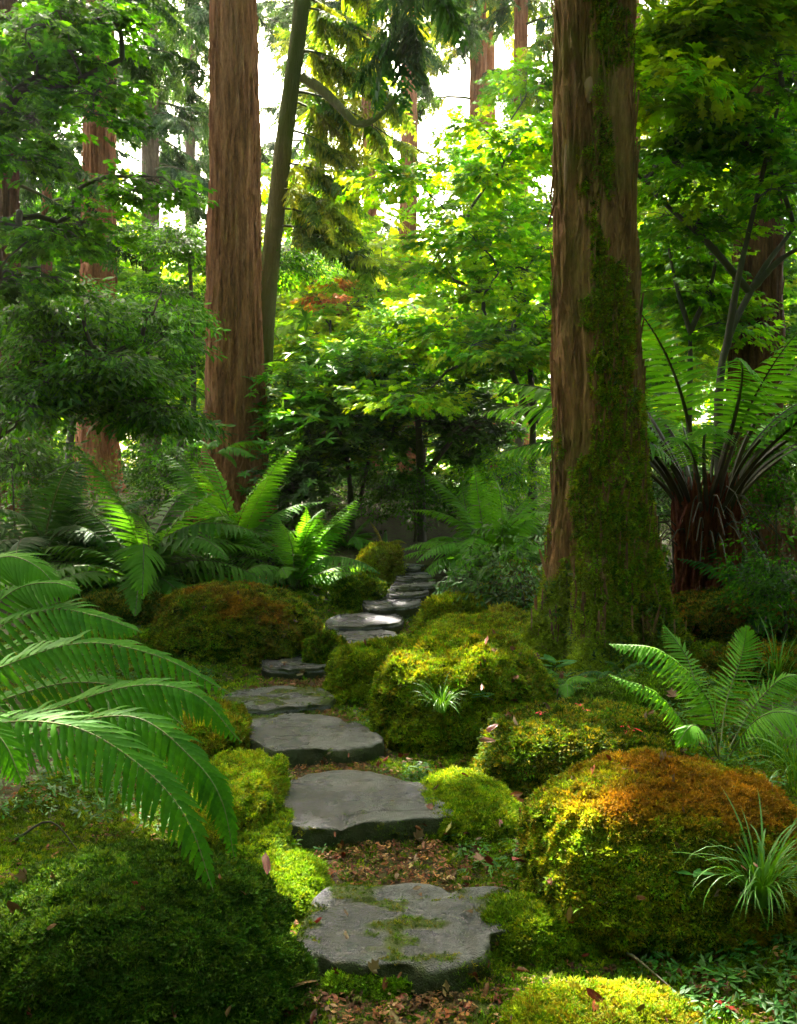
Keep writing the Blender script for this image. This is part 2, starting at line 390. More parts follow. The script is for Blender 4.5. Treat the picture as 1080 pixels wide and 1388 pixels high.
def conifer_spray(name, seed, L=.6):
    r = np.random.default_rng(seed); mb = MB(); c = 0
    for i in range(15):
        t = .05+i/15*.95
        for s in (-1, 1):
            l = L*.42*(1-t*.75)*(.7+.5*r.random()); a = .75+r.normal(0, .15)
            p = np.array([t*L, 0, -.12*L*t*t]); d = np.array([cos(a), s*sin(a), -.25+r.normal(0, .18)]); d /= np.linalg.norm(d)
            S_ = np.array([-d[1], d[0], 0])*.017
            for q in range(3):
                a0 = p+d*l*q/3+np.array([0, 0, -.05*l*q]); a1 = p+d*l*(q+1)/3+np.array([0, 0, -.1*l*(q+1)])
                w0 = S_*(1.1-.2*q)*(1+.5*r.random()); e = np.array([0, 0, r.normal(0, .012)])
                mb.add(np.array([a0-w0, a1-w0*.3-e, a1+w0*.3+e, a0+w0]), np.array([[0, 1, 2, 3]])); c += 1
    me = mb.mesh(name, M['needle'], False); set_lv(me, 1, c); return proto(name, me)
P_con = [conifer_spray('conifer_spray_%d' % i, 30+i) for i in range(3)]
def moss_tuft(name, seed, n=46, rad=.024, h=.013, wd=.0022):
    r = np.random.default_rng(seed); mb = MB()
    for i in range(n):
        a = r.random()*2*pi; q = rad*sqrt(r.random()); b = np.array([cos(a)*q, sin(a)*q, -.004])
        az = a+r.normal(0, .9); tl = r.random()*.9; hh = h*(.6+.8*r.random())
        d = np.array([cos(az)*tl, sin(az)*tl, 1]); d /= np.linalg.norm(d); s = np.cross(d, r.normal(0, 1, 3)); s /= np.linalg.norm(s)+1e-9; s *= wd
        m_ = b+d*hh*.6; tip = b+d*hh+np.array([cos(az), sin(az), -.4])*hh*.35
        mb.add(np.array([b-s*.5, b+s*.5, m_+s, m_-s, tip]), np.array([[0, 1, 2], [0, 2, 3], [3, 2, 4]]))
    me = mb.mesh(name, M['moss'], False); set_lv(me, 3, n); return proto(name, me)
P_moss = [moss_tuft('moss_tuft_%d' % i, 50+i) for i in range(4)]
P_mossbig = [moss_tuft('moss_cushion_%d' % i, 60+i, 60, .05, .028, .0045) for i in range(3)]
def star(name, seed):
    r = np.random.default_rng(seed); mb = MB()
    for i in range(9):
        a = r.random()*2*pi; q = .03*r.random(); per = leaf_fan(mb, np.array([cos(a)*q, sin(a)*q, .01+.02*r.random()]), (cos(a), sin(a), .5*r.random()), .022, OVAL, droop=.3)
    me = mb.mesh(name, M['gloss_leaf'], False); set_lv(me, per, 9); return proto(name, me)
P_clover = [star('creeper_%d' % i, 80+i) for i in range(2)]
def flake(name, seed):
    r = np.random.default_rng(seed); mb = MB()
    for i in range(7):
        a = r.random()*2*pi; q = .025*r.random(); leaf_fan(mb, np.array([cos(a)*q, sin(a)*q, .004+.006*r.random()]), (cos(a*3), sin(a*3), r.normal(0, .3)), .008+.012*r.random(), SMALL, droop=.2)
    me = mb.mesh(name, M['moss'], False); set_lv(me, 2, 7); return proto(name, me)
P_flake = [flake('litter_%d' % i, 90+i) for i in range(3)]

# ------------------------------------------------------------------ colours
MOSS_G = (.13, .24, .008); MOSS_Y = (.24, .3, .009); MOSS_D = (.06, .11, .007); MOSS_R = (.3, .12, .01); MOSS_O = (.22, .19, .01)

# ------------------------------------------------------------------ ground
def terrain():
    u = np.linspace(-1, 1, 321); xs = np.sign(u)*(np.abs(u)*4+np.abs(u)**4*66)
    v = np.linspace(0, 1, 361); ys = -6+v*24+v**5*110
    X, Y = np.meshgrid(xs, ys); Z = T(X, Y)
    Z = Z+.012*fbm(np.stack([X*9, Y*9, X*0], -1).reshape(-1, 3), 3, 8).reshape(X.shape)
    n, m = X.shape; i, j = np.meshgrid(np.arange(n-1), np.arange(m-1), indexing='ij'); k = i*m+j
    F = np.stack([k, k+1, k+m+1, k+m], -1).reshape(-1, 4); V = np.stack([X, Y, Z], -1).reshape(-1, 3)
    o = obj('ground', new_mesh('ground', V, F, M['ground'])); tag(o, 'dark forest soil with moss and fallen leaves', None, None, 'structure')
    return V, F
GV, GF = terrain()
def xc(y): return np.interp(y, XC_Y, XC_X)

# ------------------------------------------------------------------ stepping stones
STONES = [  # outline pixels of the top face, thickness, mossiness, label
 ([(440,1206),(520,1203),(610,1204),(680,1203),(712,1216),(722,1240),(700,1256),(662,1262),(655,1285),(636,1296),(590,1303),(540,1300),(490,1298),(440,1289),(412,1280),(414,1250),(425,1228)], .15, 1, 'broad grey flagstone with moss patches, nearest of the path'),
 ([(370,1075),(395,1056),(440,1046),(495,1044),(545,1056),(590,1072),(622,1092),(615,1104),(560,1110),(500,1112),(450,1118),(410,1118),(385,1112),(378,1095)], .14, 0, 'grey pointed stepping stone with dark mossy front edge, second from the viewer'),
 ([(332,972),(370,966),(420,966),(465,975),(500,990),(515,1003),(490,1010),(440,1012),(395,1014),(360,1008),(340,995)], .12, 0, 'oval wet grey stepping stone beside the low fern fronds, third from the viewer'),
 ([(318,936),(350,931),(405,930),(442,935),(445,948),(410,953),(360,958),(325,958)], .08, 1, 'flat grey brown stepping stone with mossy right end'),
 ([(358,894),(390,885),(440,882),(470,884),(482,893),(450,900),(400,905),(365,903)], .07, 0, 'thin pale wet stepping stone below the round mossy boulder'),
 ([(436,864),(455,855),(495,852),(528,853),(534,861),(515,868),(480,871),(445,872)], .09, 0, 'silvery stepping stone with dark shaded front, where the path bends'),
 ([(446,840),(465,833),(505,831),(538,831),(542,837),(515,845),(480,847),(452,847)], .08, 0, 'grey stepping stone just above the path bend'),
 ([(498,817),(515,809),(545,806),(562,807),(566,813),(548,820),(520,822),(502,822)], .07, 0, 'light grey stepping stone wedge on the upper path'),
 ([(528,802),(540,797),(562,796),(573,798),(568,804),(545,806),(530,806)], .07, 0, 'small stepping stone slab, fourth from the far end of the path'),
 ([(536,790),(548,786),(570,785),(582,787),(576,793),(552,795),(538,794)], .07, 0, 'small stepping stone slab, third from the far end of the path'),
 ([(540,780),(555,776),(574,776),(580,779),(570,783),(548,784)], .06, 0, 'small stepping stone slab, second from the far end of the path'),
 ([(544,768),(552,764),(564,764),(568,768),(560,771),(548,771)], .05, 0, 'tiny stepping stone at the far end of the path'),
]
stone_areas = []
def make_stone(px, th, mossy, label, k):
    P = np.array([gp(x, y, .0) for x, y in px]); c0 = P.mean(0); ztop = T1(c0[0], c0[1])+min(th, .11)*.8+.01
    P = []
    for x, y in px:
        r = ray(x, y); d = (ztop-EYE)/(r[2]/r[1]); P.append((r[0]/r[1]*d, d))
    P = np.array(P); c = P.mean(0); stone_areas.append((c, P))
    near = k < 5; na, nr = (160, 34) if near else (72, 12)
    ang = np.arctan2(P[:, 1]-c[1], P[:, 0]-c[0]); rad = np.hypot(*(P-c).T); o = np.argsort(ang); ang = ang[o]; rad = rad[o]
    th_ = np.linspace(-pi, pi, na, endpoint=False); rr = np.interp(th_, ang, rad, period=2*pi)
    K = np.array([.5, 1, 3, 1, .5])/6*1.045; rr = sum(np.roll(rr, s)*w_ for s, w_ in zip(range(-2, 3), K))
    dr = np.stack([np.cos(th_), np.sin(th_)], -1)
    rr = rr*(1+.025*fbm(np.c_[dr*3+k*7, np.zeros(na)], 3, 5))
    V = []; rings = list(np.linspace(.02, .93, nr))
    size = rr.mean(); bev = min(.022, size*.08)
    for t in rings: V.append(np.c_[c+dr*(rr*t)[:, None], np.zeros(na)])
    side = [(1-bev*.35/size, -.15*bev), (1.0, -.7*bev), (1.012, -1.8*bev), (1.02, -th*.4), (1.015, -th*.7), (1.0, -th*1.05), (.97, -th*1.6-.03)]
    for f, z in side: V.append(np.c_[c+dr*(rr*f)[:, None], np.full(na, z)])
    V = np.concatenate(V); q = np.c_[V[:, :2], V[:, 2]]
    h = .02*fbm(q*np.array([3.2, 6, 3])+k*3, 4, 11)+.006*fbm(q*22+k, 3, 12)
    step = np.abs(vn(q*np.array([2.2, 5.5, 1])+k*5.1, 31)); h -= (.016 if near else .006)*np.exp(-(step/.05)**2)       # worn cleavage creases
    topm = V[:, 2] > -.3*bev
    V[:, 2] += np.where(topm, h, h*.7)
    nd = fbm(q*np.array([9, 9, 5])+k, 3, 21)*.028+ .012*fbm(q*30, 2, 22)
    cc = V[:, :2]-c; l = np.linalg.norm(cc, axis=1)[:, None]+1e-9; V[:, :2] += cc/l*(nd*(~topm)*min(1, size/.3))[:, None]
    V[:, 2] += ztop
    n = nr+len(side); i, j = np.meshgrid(np.arange(n-1), np.arange(na), indexing='ij'); j2 = (j+1) % na
    F = np.stack([i*na+j, (i+1)*na+j, (i+1)*na+j2, i*na+j2], -1).reshape(-1, 4)
    V = np.vstack([V, [c[0], c[1], V[:na, 2].mean()]]); cap = np.array([(len(V)-1, a, (a+1) % na) for a in range(na)])
    base = np.array([c[0], c[1], ztop-th]); 
    e = empty('stepping_stone', base, label, 'stepping stone', 'stepping stones of the garden path')
    rr_ = np.hypot(*(V[:, :2]-c).T)/size
    def mossf(Q): return sstep(.04, .16, fbm(Q*np.array([6, 10, 6])+k*2.3, 3, 45)) if mossy else sstep(.1, .3, fbm(Q*6+k*2.3, 3, 45)-.55+.5*np.clip(np.hypot(Q[:, 0]-c[0], Q[:, 1]-c[1])/size-.35, 0, 1))
    me = new_mesh('slab', V-base, [F, cap], M['stone_mossy' if mossy else 'stone']); a_ = me.attributes.new('mossy', 'FLOAT', 'POINT'); a_.data.foreach_set('value', mossf(V).astype(np.float32))
    s = obj('slab', me, e)
    # moss on flanks and rim
    def wt(cn, nn):
        lv = sstep(-.1, .35, fbm(cn*6, 2, 44)); low = (cn[:, 2]+base[2] < ztop-.012)
        top = 2.2*sstep(.4, .8, mossf(cn+base))
        rim = np.hypot(*(cn[:, :2]).T)/size
        return np.where(low, .9*lv, top*.8)
    n_ = int((1300 if k < 3 else 500 if k < 6 else 90)*(1.7 if mossy else 1))
    p, nn = sample(V-base, F, n_, wt)
    if len(p): scatter('moss', p-nn*.004, rot_normal(nn, .25), .5*(.6+.7*rng.random(len(p))), P_moss, colmix(len(p), [MOSS_D, MOSS_O, MOSS_G], [4, 2, 2]), e)
for k, s in enumerate(STONES): make_stone(*s, k)
def in_stone(P, grow=1.0):
    m = np.zeros(len(P), bool)
    for c, poly in stone_areas:
        ang = np.arctan2(poly[:, 1]-c[1], poly[:, 0]-c[0]); rad = np.hypot(*(poly-c).T); o = np.argsort(ang)
        a = np.arctan2(P[:, 1]-c[1], P[:, 0]-c[0]); rr = np.interp(a, ang[o], rad[o], period=2*pi)
        m |= np.hypot(P[:, 0]-c[0], P[:, 1]-c[1]) < rr*grow
    return m

# ------------------------------------------------------------------ thin woodland haze
def haze():
    m = bpy.data.materials.new('haze_air'); m.use_nodes = True; t = m.node_tree; t.nodes.clear(); out = t.nodes.new('ShaderNodeOutputMaterial')
    v = t.nodes.new('ShaderNodeVolumePrincipled'); v.inputs['Color'].default_value = (1, .99, .93, 1); v.inputs['Density'].default_value = HAZE; v.inputs['Anisotropy'].default_value = .4
    t.links.new(v.outputs[0], out.inputs['Volume'])
    x0, x1, y0, y1, z0, z1 = -80, 80, -10, 145, -2, 34
    V = [(x, y, z) for x in (x0, x1) for y in (y0, y1) for z in (z0, z1)]
    tag(obj('haze', new_mesh('haze', V, np.array([[0, 1, 3, 2], [4, 6, 7, 5], [0, 4, 5, 1], [2, 3, 7, 6], [0, 2, 6, 4], [1, 5, 7, 3]]), m, False)), 'thin bright haze between the trees of the wood', 'haze', None, 'stuff')
HAZE = .0005
haze()

# ------------------------------------------------------------------ mossy boulders and mounds
def ico(sub):
    bm = bmesh.new(); bmesh.ops.create_icosphere(bm, subdivisions=sub, radius=1)
    V = np.array([v.co[:] for v in bm.verts]); F = np.array([[v.index for v in f.verts] for f in bm.faces]); bm.free(); return V, F
ICO = {s: ico(s) for s in (3, 4, 5, 6)}
bn = 0
def boulder(x0, x1, yt, d, label, dr=.8, cols=None, wts=None, dens=1.0, lump=.16, name='mossy_boulder', cat='mossy boulder', group='moss covered boulders', tilt=0, flat=.75, sink=.1, rust=None, big=None, bare=.0, zb=None, h=None):
    global bn; bn += 1
    cx = ((x0+x1)/2-W0/2)/FPX*d; a = (x1-x0)/2/FPX*d; b = a*dr
    gz = T1(cx, d) if zb is None else zb
    # the silhouette's top is seen at distance d
    top = max(pt((x0+x1)/2, yt, d)[2], gz+.07) if h is None else gz+h; bot = gz-sink; c = max(.06, (top-bot)/2)
    cen = np.array([cx, d, bot+c*.55]); hc = top-cen[2]
    s = 6 if (a*FPX/d > 150) else 5 if a*FPX/d > 50 else 4
    V, F = ICO[s]; V = V.copy()
    ex = flat; U = np.sign(V)*np.abs(V)**ex; U /= np.max(np.abs(U)); L = np.linalg.norm(V**1, axis=1)
    U = V*(1+.18*(1-np.max(np.abs(V), axis=1))[:, None]*2)*(1/1.0)
    U /= 1.06
    nz = fbm(V*1.7+bn*9.1, 4, bn)*lump*1.6+fbm(V*6+bn*3, 3, bn+5)*lump*.5
    U = U*(1+nz[:, None])
    cen_ = np.array([cx, d, 0]); W_ = U*np.array([a, b, hc])
    cl_ = fbm(W_*16+bn*4, 2, bn+3); U = U*(1+(.022*np.abs(cl_)+.012*fbm(W_*34+bn, 2, bn+4))[:, None]/max(a, .2)*(1.3 if d < 5 else 2))
    P = np.stack([U[:, 0]*a, U[:, 1]*b, np.where(U[:, 2] > 0, U[:, 2]*hc, U[:, 2]*max(.12, c*.8))], -1)
    P[:, 2] += P[:, 0]*tilt
    e = empty(name, (cen[0], cen[1], gz), label, cat, group); off = cen-np.array([cen[0], cen[1], gz])
    P = P+off
    obj('rock', new_mesh('rock', P, F, M['moss_base']), e)
    area = 2*pi*((a*b)**.8+(a*hc)**.8+(b*hc)**.8)/3*1.25
    sz = .95 if d < 4.5 else 1.4 if d < 7.5 else 2.2
    n = int(area*4600/sz**1.6*dens); n = min(n, 21000)
    p, nn = sample(P, F, n, lambda cn, m_: (cn[:, 2]+gz > T(cn[:, 0]+cen[0], cn[:, 1]+cen[1])-.04)*sstep(-.6, .1, m_[:, 2])*sstep(-.9, .3, -m_[:, 1]+m_[:, 2]*1.5)*(1 if bare == 0 else sstep(-.2, .1, fbm(cn*4, 2, 9)+.3-bare)))
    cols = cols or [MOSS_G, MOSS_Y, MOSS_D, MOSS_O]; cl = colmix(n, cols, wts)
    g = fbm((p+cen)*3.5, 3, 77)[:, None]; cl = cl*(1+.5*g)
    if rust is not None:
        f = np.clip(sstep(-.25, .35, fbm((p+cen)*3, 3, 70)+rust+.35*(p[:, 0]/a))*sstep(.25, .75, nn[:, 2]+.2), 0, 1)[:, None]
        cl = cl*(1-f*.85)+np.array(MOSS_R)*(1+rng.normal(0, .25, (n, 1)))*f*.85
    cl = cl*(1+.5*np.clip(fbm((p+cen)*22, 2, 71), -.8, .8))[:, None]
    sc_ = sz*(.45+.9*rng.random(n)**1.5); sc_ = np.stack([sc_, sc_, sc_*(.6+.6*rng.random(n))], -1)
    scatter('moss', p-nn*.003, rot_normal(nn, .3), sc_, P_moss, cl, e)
    return e
B = boulder
B(708, 1098, 1034, 3.15, 'large rounded boulder with rust brown and olive moss at the right front', .8, [MOSS_Y, MOSS_O, MOSS_D, MOSS_G], [3, 3, 2, 2], 1.35, .09, rust=.12, sink=.05)
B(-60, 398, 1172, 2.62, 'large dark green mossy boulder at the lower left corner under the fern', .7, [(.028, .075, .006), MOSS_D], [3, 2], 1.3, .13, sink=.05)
B(205, 428, 793, 7.4, 'round mossy boulder with reddish top left of the path bend', .7, [MOSS_O, MOSS_Y, MOSS_D, MOSS_G], [3, 2, 3, 2], 1.3, .12, rust=-.05, sink=.02)
B(505, 745, 868, 5.35, 'bulging yellow green mossy boulder right of the third stone', .9, [MOSS_Y, MOSS_G, MOSS_O], [4, 3, 2], 1.35, .13)
B(440, 610, 868, 6.3, 'low sloping mossy boulder behind the bulging one, beside the bend', .9, [MOSS_Y, MOSS_G, MOSS_O], [4, 2, 1], 1.35, .13)
B(560, 800, 838, 6.9, 'long moss mound at the left foot of the big trunk', .9, [MOSS_Y, MOSS_G, MOSS_O], [4, 2, 2], 1.2, .15)
B(640, 935, 965, 4.55, 'dark low mossy boulder strewn with red petals behind the rust coloured boulder', .75, [MOSS_D, MOSS_O, MOSS_G], [4, 3, 1], 1.35, .13)
B(780, 975, 928, 5.3, 'dark mossy hummock directly below the big trunk', .6, [MOSS_D, MOSS_G], [4, 2], 1.1, .12)
B(655, 815, 1222, 2.95, 'bright green moss cushion at the right end of the nearest flagstone', .8, [MOSS_G, MOSS_Y, MOSS_D], [5, 2, 1], 1.4, .12, name='moss_cushion', cat='moss cushion', group='moss cushions along the path', sink=.03, h=0.13)
B(690, 975, 1330, 2.42, 'olive moss mound at the bottom edge right of the flagstone', .7, [MOSS_Y, MOSS_G, MOSS_O], [2, 3, 3], 1.3, .1, name='moss_cushion', cat='moss cushion', group='moss cushions along the path', sink=.03, h=0.1)
B(562, 705, 1030, 4.1, 'long bright moss cushion right of the second stone', 1.6, [MOSS_Y, MOSS_G], [3, 3], 1.4, .14, name='moss_cushion', cat='moss cushion', group='moss cushions along the path', sink=.03, h=0.12)
B(262, 385, 1010, 4.0, 'yellow green mossy bank slope under the fern tips left of the second stone', 2.2, [MOSS_Y, MOSS_G, MOSS_O], [4, 3, 1], 1.3, .2, name='moss_bank', cat='mossy bank', group='moss cushions along the path', sink=.03, h=0.24)
B(300, 398, 1090, 3.65, 'bright moss ridge running down beside the second stone on the left', 2.0, [MOSS_G, MOSS_Y, MOSS_D], [4, 2, 2], 1.3, .2, name='moss_bank', cat='mossy bank', group='moss cushions along the path', sink=.03, h=.13)
B(235, 335, 945, 5.0, 'olive mossy bank behind the fern fronds', 1.4, [MOSS_O, MOSS_G, MOSS_Y], [3, 2, 1], 1.2, .14, name='moss_bank', cat='mossy bank', group='moss cushions along the path', h=0.25)
B(330, 440, 1150, 3.3, 'flat bright moss cushion left of the nearest flagstone', 1.5, [MOSS_G, MOSS_Y], [4, 1], 1.4, .1, name='moss_cushion', cat='moss cushion', group='moss cushions along the path', sink=.03, h=0.09)
B(430, 570, 1333, 2.72, 'green moss cushion in front of the nearest flagstone', .6, [MOSS_G, MOSS_D], [4, 1], 1.4, .1, name='moss_cushion', cat='moss cushion', group='moss cushions along the path', sink=.03, h=0.05)
B(486, 545, 740, 10.2, 'yellow mossy boulder by the far end of the path', .8, [MOSS_Y, MOSS_O], [4, 2], 1.2, .1)
B(452, 520, 783, 9.2, 'small dark mossy stone left of the upper steps', .8, [MOSS_D, MOSS_G, MOSS_Y], [2, 2, 1], 1.2, .1)
B(410, 470, 860, 7.0, 'narrow moss clump between the boulder and the steps', .8, [MOSS_D, MOSS_O, MOSS_G], [2, 1, 2], 1.2, .1)
B(566, 665, 808, 8.1, 'mossy stone beside the upper steps under leafy shoots', .8, [MOSS_G, MOSS_Y, MOSS_O], [2, 3, 1], 1.2, .12)
B(655, 715, 830, 7.6, 'small brown tipped mossy stone left of the big trunk', .8, [MOSS_O, MOSS_Y], [3, 2], 1.2, .1)
B(655, 745, 765, 8.8, 'flat mossy slab left of the big trunk below the ferns', .8, [MOSS_O, MOSS_Y, MOSS_D], [2, 1, 2], 1.1, .1)
B(895, 1100, 800, 7.4, 'low brown green mossy hummock right of the big trunk', .9, [MOSS_O, MOSS_D, MOSS_R], [3, 3, 1], 1.1, .12)
B(960, 1120, 880, 5.9, 'dark mossy hummock at the right edge behind the bright fern', .9, [MOSS_O, MOSS_D, MOSS_R], [3, 3, 1], 1.1, .12)
B(100, 225, 805, 8.0, 'dark moss mound under the left fern clump', .8, [MOSS_D, MOSS_O], [3, 2], 1.1, .1)

# ------------------------------------------------------------------ ground cover: moss sheets, litter, creepers
def ground_scatter(n, xr, yr, wfun):
    x = rng.uniform(*xr, n*4); y = rng.uniform(*yr, n*4); w_ = wfun(x, y); k = rng.random(n*4) < w_; x, y = x[k][:n], y[k][:n]
    e = .02; z = T(x, y); nx = -(T(x+e, y)-z)/e; ny = -(T(x, y+e)-z)/e; nn = np.stack([nx, ny, np.ones_like(x)], -1); nn /= np.linalg.norm(nn, axis=1)[:, None]
    return np.stack([x, y, z+.004], -1), nn
def soil_mask(x, y):
    s = np.abs(x-xc(y)); f = fbm(np.stack([x*2.2, y*2.2, x*0], -1), 3, 91)
    return sstep(.33, .15, s+f*.3)          # 1 on the worn soil of the path
def moss_w(x, y): return (1-.85*soil_mask(x, y))*sstep(-.35, .15, fbm(np.stack([x*1.4, y*1.4, x*0+4], -1), 3, 92)+.25)
for (n, yr, xr, sz, nm, lab) in ((26000, (2.1, 5.2), (-1.7, 2.0), .95, 'moss_carpet', 'bright green moss carpet between the nearest stones'),
                                 (15000, (5.2, 10), (-3.2, 3.6), 1.7, 'moss_carpet', 'moss carpet along the upper path')):
    p, nn = ground_scatter(n, xr, yr, moss_w); k = ~in_stone(p, .99); p, nn = p[k], nn[k]
    f = fbm(p*1.6, 3, 93)[:, None]; cl = colmix(len(p), [MOSS_G, MOSS_Y, MOSS_D], [4, 2, 2])*(1+.7*f)
    tag(scatter(nm, p, rot_normal(nn, .3), sz*(.6+.7*rng.random(len(p))), P_moss, cl), lab, 'moss')
p, nn = ground_scatter(9000, (-1.4, 1.8), (2.1, 9), lambda x, y: .15+.85*soil_mask(x, y)); k = ~in_stone(p, .97); p, nn = p[k], nn[k]
tag(scatter('leaf_litter', p, rot_normal(nn, .25), .9+.9*rng.random(len(p)), P_flake, colmix(len(p), [(.13, .05, .035), (.2, .09, .06), (.06, .035, .02), (.3, .2, .13), (.09, .09, .02)], [4, 3, 4, 1, 2], .3)), 'reddish brown leaf litter and bark chips on the path', 'leaf litter')
p, nn = ground_scatter(5000, (-2.6, 2.8), (2.1, 9), lambda x, y: .5+.5*soil_mask(x, y)); k = ~in_stone(p, .97); p, nn = p[k], nn[k]
tag(scatter('needle_litter', p+[0, 0, .012], rot_normal(nn, .35), .7+.8*rng.random(len(p)), P_flake, colmix(len(p), [(.16, .06, .03), (.25, .13, .06), (.1, .05, .02)], None, .3)), 'brown needles and bark crumbs sprinkled over the moss', 'leaf litter')
p, nn = ground_scatter(3800, (-3, 3.2), (2.3, 9), lambda x, y: (1-soil_mask(x, y))*sstep(.1, .35, fbm(np.stack([x*2, y*2, x*0+9], -1), 2, 94))); k = ~in_stone(p, 1.05); p, nn = p[k], nn[k]
tag(scatter('creeping_plant', p+[0, 0, .01], rot_normal(nn, .3), .8+.7*rng.random(len(p)), P_clover, colmix(len(p), [(.04, .14, .03), (.06, .17, .03)], None, .2)), 'tiny round leaved creeper growing through the moss', 'ground cover')

# ------------------------------------------------------------------ trunks
def trunk_mesh(path, rad, nu=96, nv=160, ridge=.02, rf=16, lobes=None, seed=0, dent=None, knots=0):
    """path: points base->top; rad: radius function of height h above base"""
    P = curve(path, nv) if len(path) > 2 else np.linspace(path[0], path[1], nv)
    h = np.r_[0, np.cumsum(np.linalg.norm(np.diff(P, axis=0), axis=1))]; th = np.arange(nu)*2*pi/nu
    Hh, TH = np.meshgrid(h, th, indexing='ij'); r = rad(Hh)
    if lobes: 
        for a, w_, amp, k in lobes: 
            dA = (TH-a+pi) % (2*pi)-pi; r = r+amp*np.exp(-(dA/w_)**2)*np.exp(-Hh/k)
    if dent:
        for a, w_, amp, h0, k in dent:
            dA = (TH-a+pi) % (2*pi)-pi; r = r+amp*np.exp(-(dA/w_)**2)*np.exp(-((Hh-h0)/k)**2)
    r0 = float(rad(np.array([2.0]))[0]) if callable(rad) else .3
    Q = np.stack([np.cos(TH)*r0*rf, np.sin(TH)*r0*rf, Hh*rf*.07], -1).reshape(-1, 3)
    Q[:, :2] += (fbm(Q*.35+5, 2, seed+2)*.9)[:, None]
    n1 = fbm(Q, 3, seed).reshape(Hh.shape); n2 = fbm(Q*np.array([2.6, 2.6, 3.0])+7, 3, seed+9).reshape(Hh.shape)
    rid = 1-np.abs(n1)*2.2; rid = rid-1.6*np.exp(-((np.abs(n1)-.32)/.05)**2)
    brk = vn(np.stack([np.cos(TH)*r0*rf*.9, np.sin(TH)*r0*rf*.9, Hh*2.2], -1).reshape(-1, 3), seed+33).reshape(Hh.shape)
    r = r+ridge*(rid*.7+n2*.55+.35*np.round(brk*2)/2)+ridge*.9*fbm(np.stack([np.cos(TH)*2, np.sin(TH)*2, Hh*1.2], -1).reshape(-1, 3), 2, seed+4).reshape(Hh.shape)
    V = P[:, None]+np.stack([np.cos(TH)*r, np.sin(TH)*r, np.zeros_like(r)], -1)
    i, j = np.meshgrid(np.arange(nv-1), np.arange(nu), indexing='ij'); j2 = (j+1) % nu
    return V.reshape(-1, 3), np.stack([i*nu+j, i*nu+j2, (i+1)*nu+j2, (i+1)*nu+j], -1).reshape(-1, 4)
def strips(V, F, n, e, mat, base, Lr=(.08, .3), wr=(.008, .022), zlim=(0.3, 9), toward=True, name='bark_strip', lab=None):
    """loose slivers of bark standing off the trunk, joined"""
    p, nn = sample(V, F, n, lambda c, m: (c[:, 2] > zlim[0])*(c[:, 2] < zlim[1])*((m[:, 1] < .3) if toward else 1))
    mb = MB()
    for a, m in zip(p, nn):
        L = rng.uniform(*Lr); w_ = rng.uniform(*wr); s = np.cross(m, (0, 0, 1)); s /= np.linalg.norm(s)+1e-9; k = rng.normal(0, .08)
        q = [a+m*(-.006)+np.array([0, 0, -L/2]), a+m*.012, a+m*(.004+.02*rng.random())+np.array([0, 0, L/2])]
        Vv = []
        for i, c in enumerate(q):
            ww = w_*(.5, 1, .35)[i]; c = c+s*k*L*(i-1); Vv += [c-s*ww-m*.008, c+m*.004, c+s*ww-m*.008]
        mb.add(np.array(Vv), np.array([[0, 1, 4, 3], [1, 2, 5, 4], [3, 4, 7, 6], [4, 5, 8, 7]]))
    o = obj(name, mb.mesh(name, mat, False), e); o['kind'] = 'stuff'; return o
def tall_trunk(px_pts, d, radpx, label, mat='bark_red', flare=.35, fk=.5, nu=96, nv=150, ridge=.02, rf=16, seed=1, name='redwood_tree', cat='tree', group='tall redwoods', lobes=None, top=None, nstrip=0, base_z=None):
    """px_pts: (px,py) base -> frame top at distance d; continued upward past the frame"""
    pts = [pt(x, y, d) for x, y in px_pts]
    if base_z is None: pts[0][2] = T1(pts[0][0], d)-.12
    dirn = pts[-1]-pts[-2]; dirn /= np.linalg.norm(dirn)
    ztop = top or pts[-1][2]+8; pts.append(pts[-1]+dirn*(ztop-pts[-1][2])/max(dirn[2], .3))
    rr = radpx/FPX*d; Htot = ztop-pts[0][2]
    rad = lambda h: rr*(1-.55*np.clip((h-1.5)/Htot, 0, 1))+rr*flare*np.exp(-h/fk)*2
    P = curve(pts, 30); base = P[0].copy()
    e = empty(name, base, label, cat, group)
    V, F = trunk_mesh(list(P-base), rad, nu, nv, ridge, rf, lobes, seed)
    obj('trunk', new_mesh('trunk', V, F, M[mat]), e)
    if nstrip: strips(V, F, nstrip, e, M[mat], base)
    return e, P, base, V, F, rad

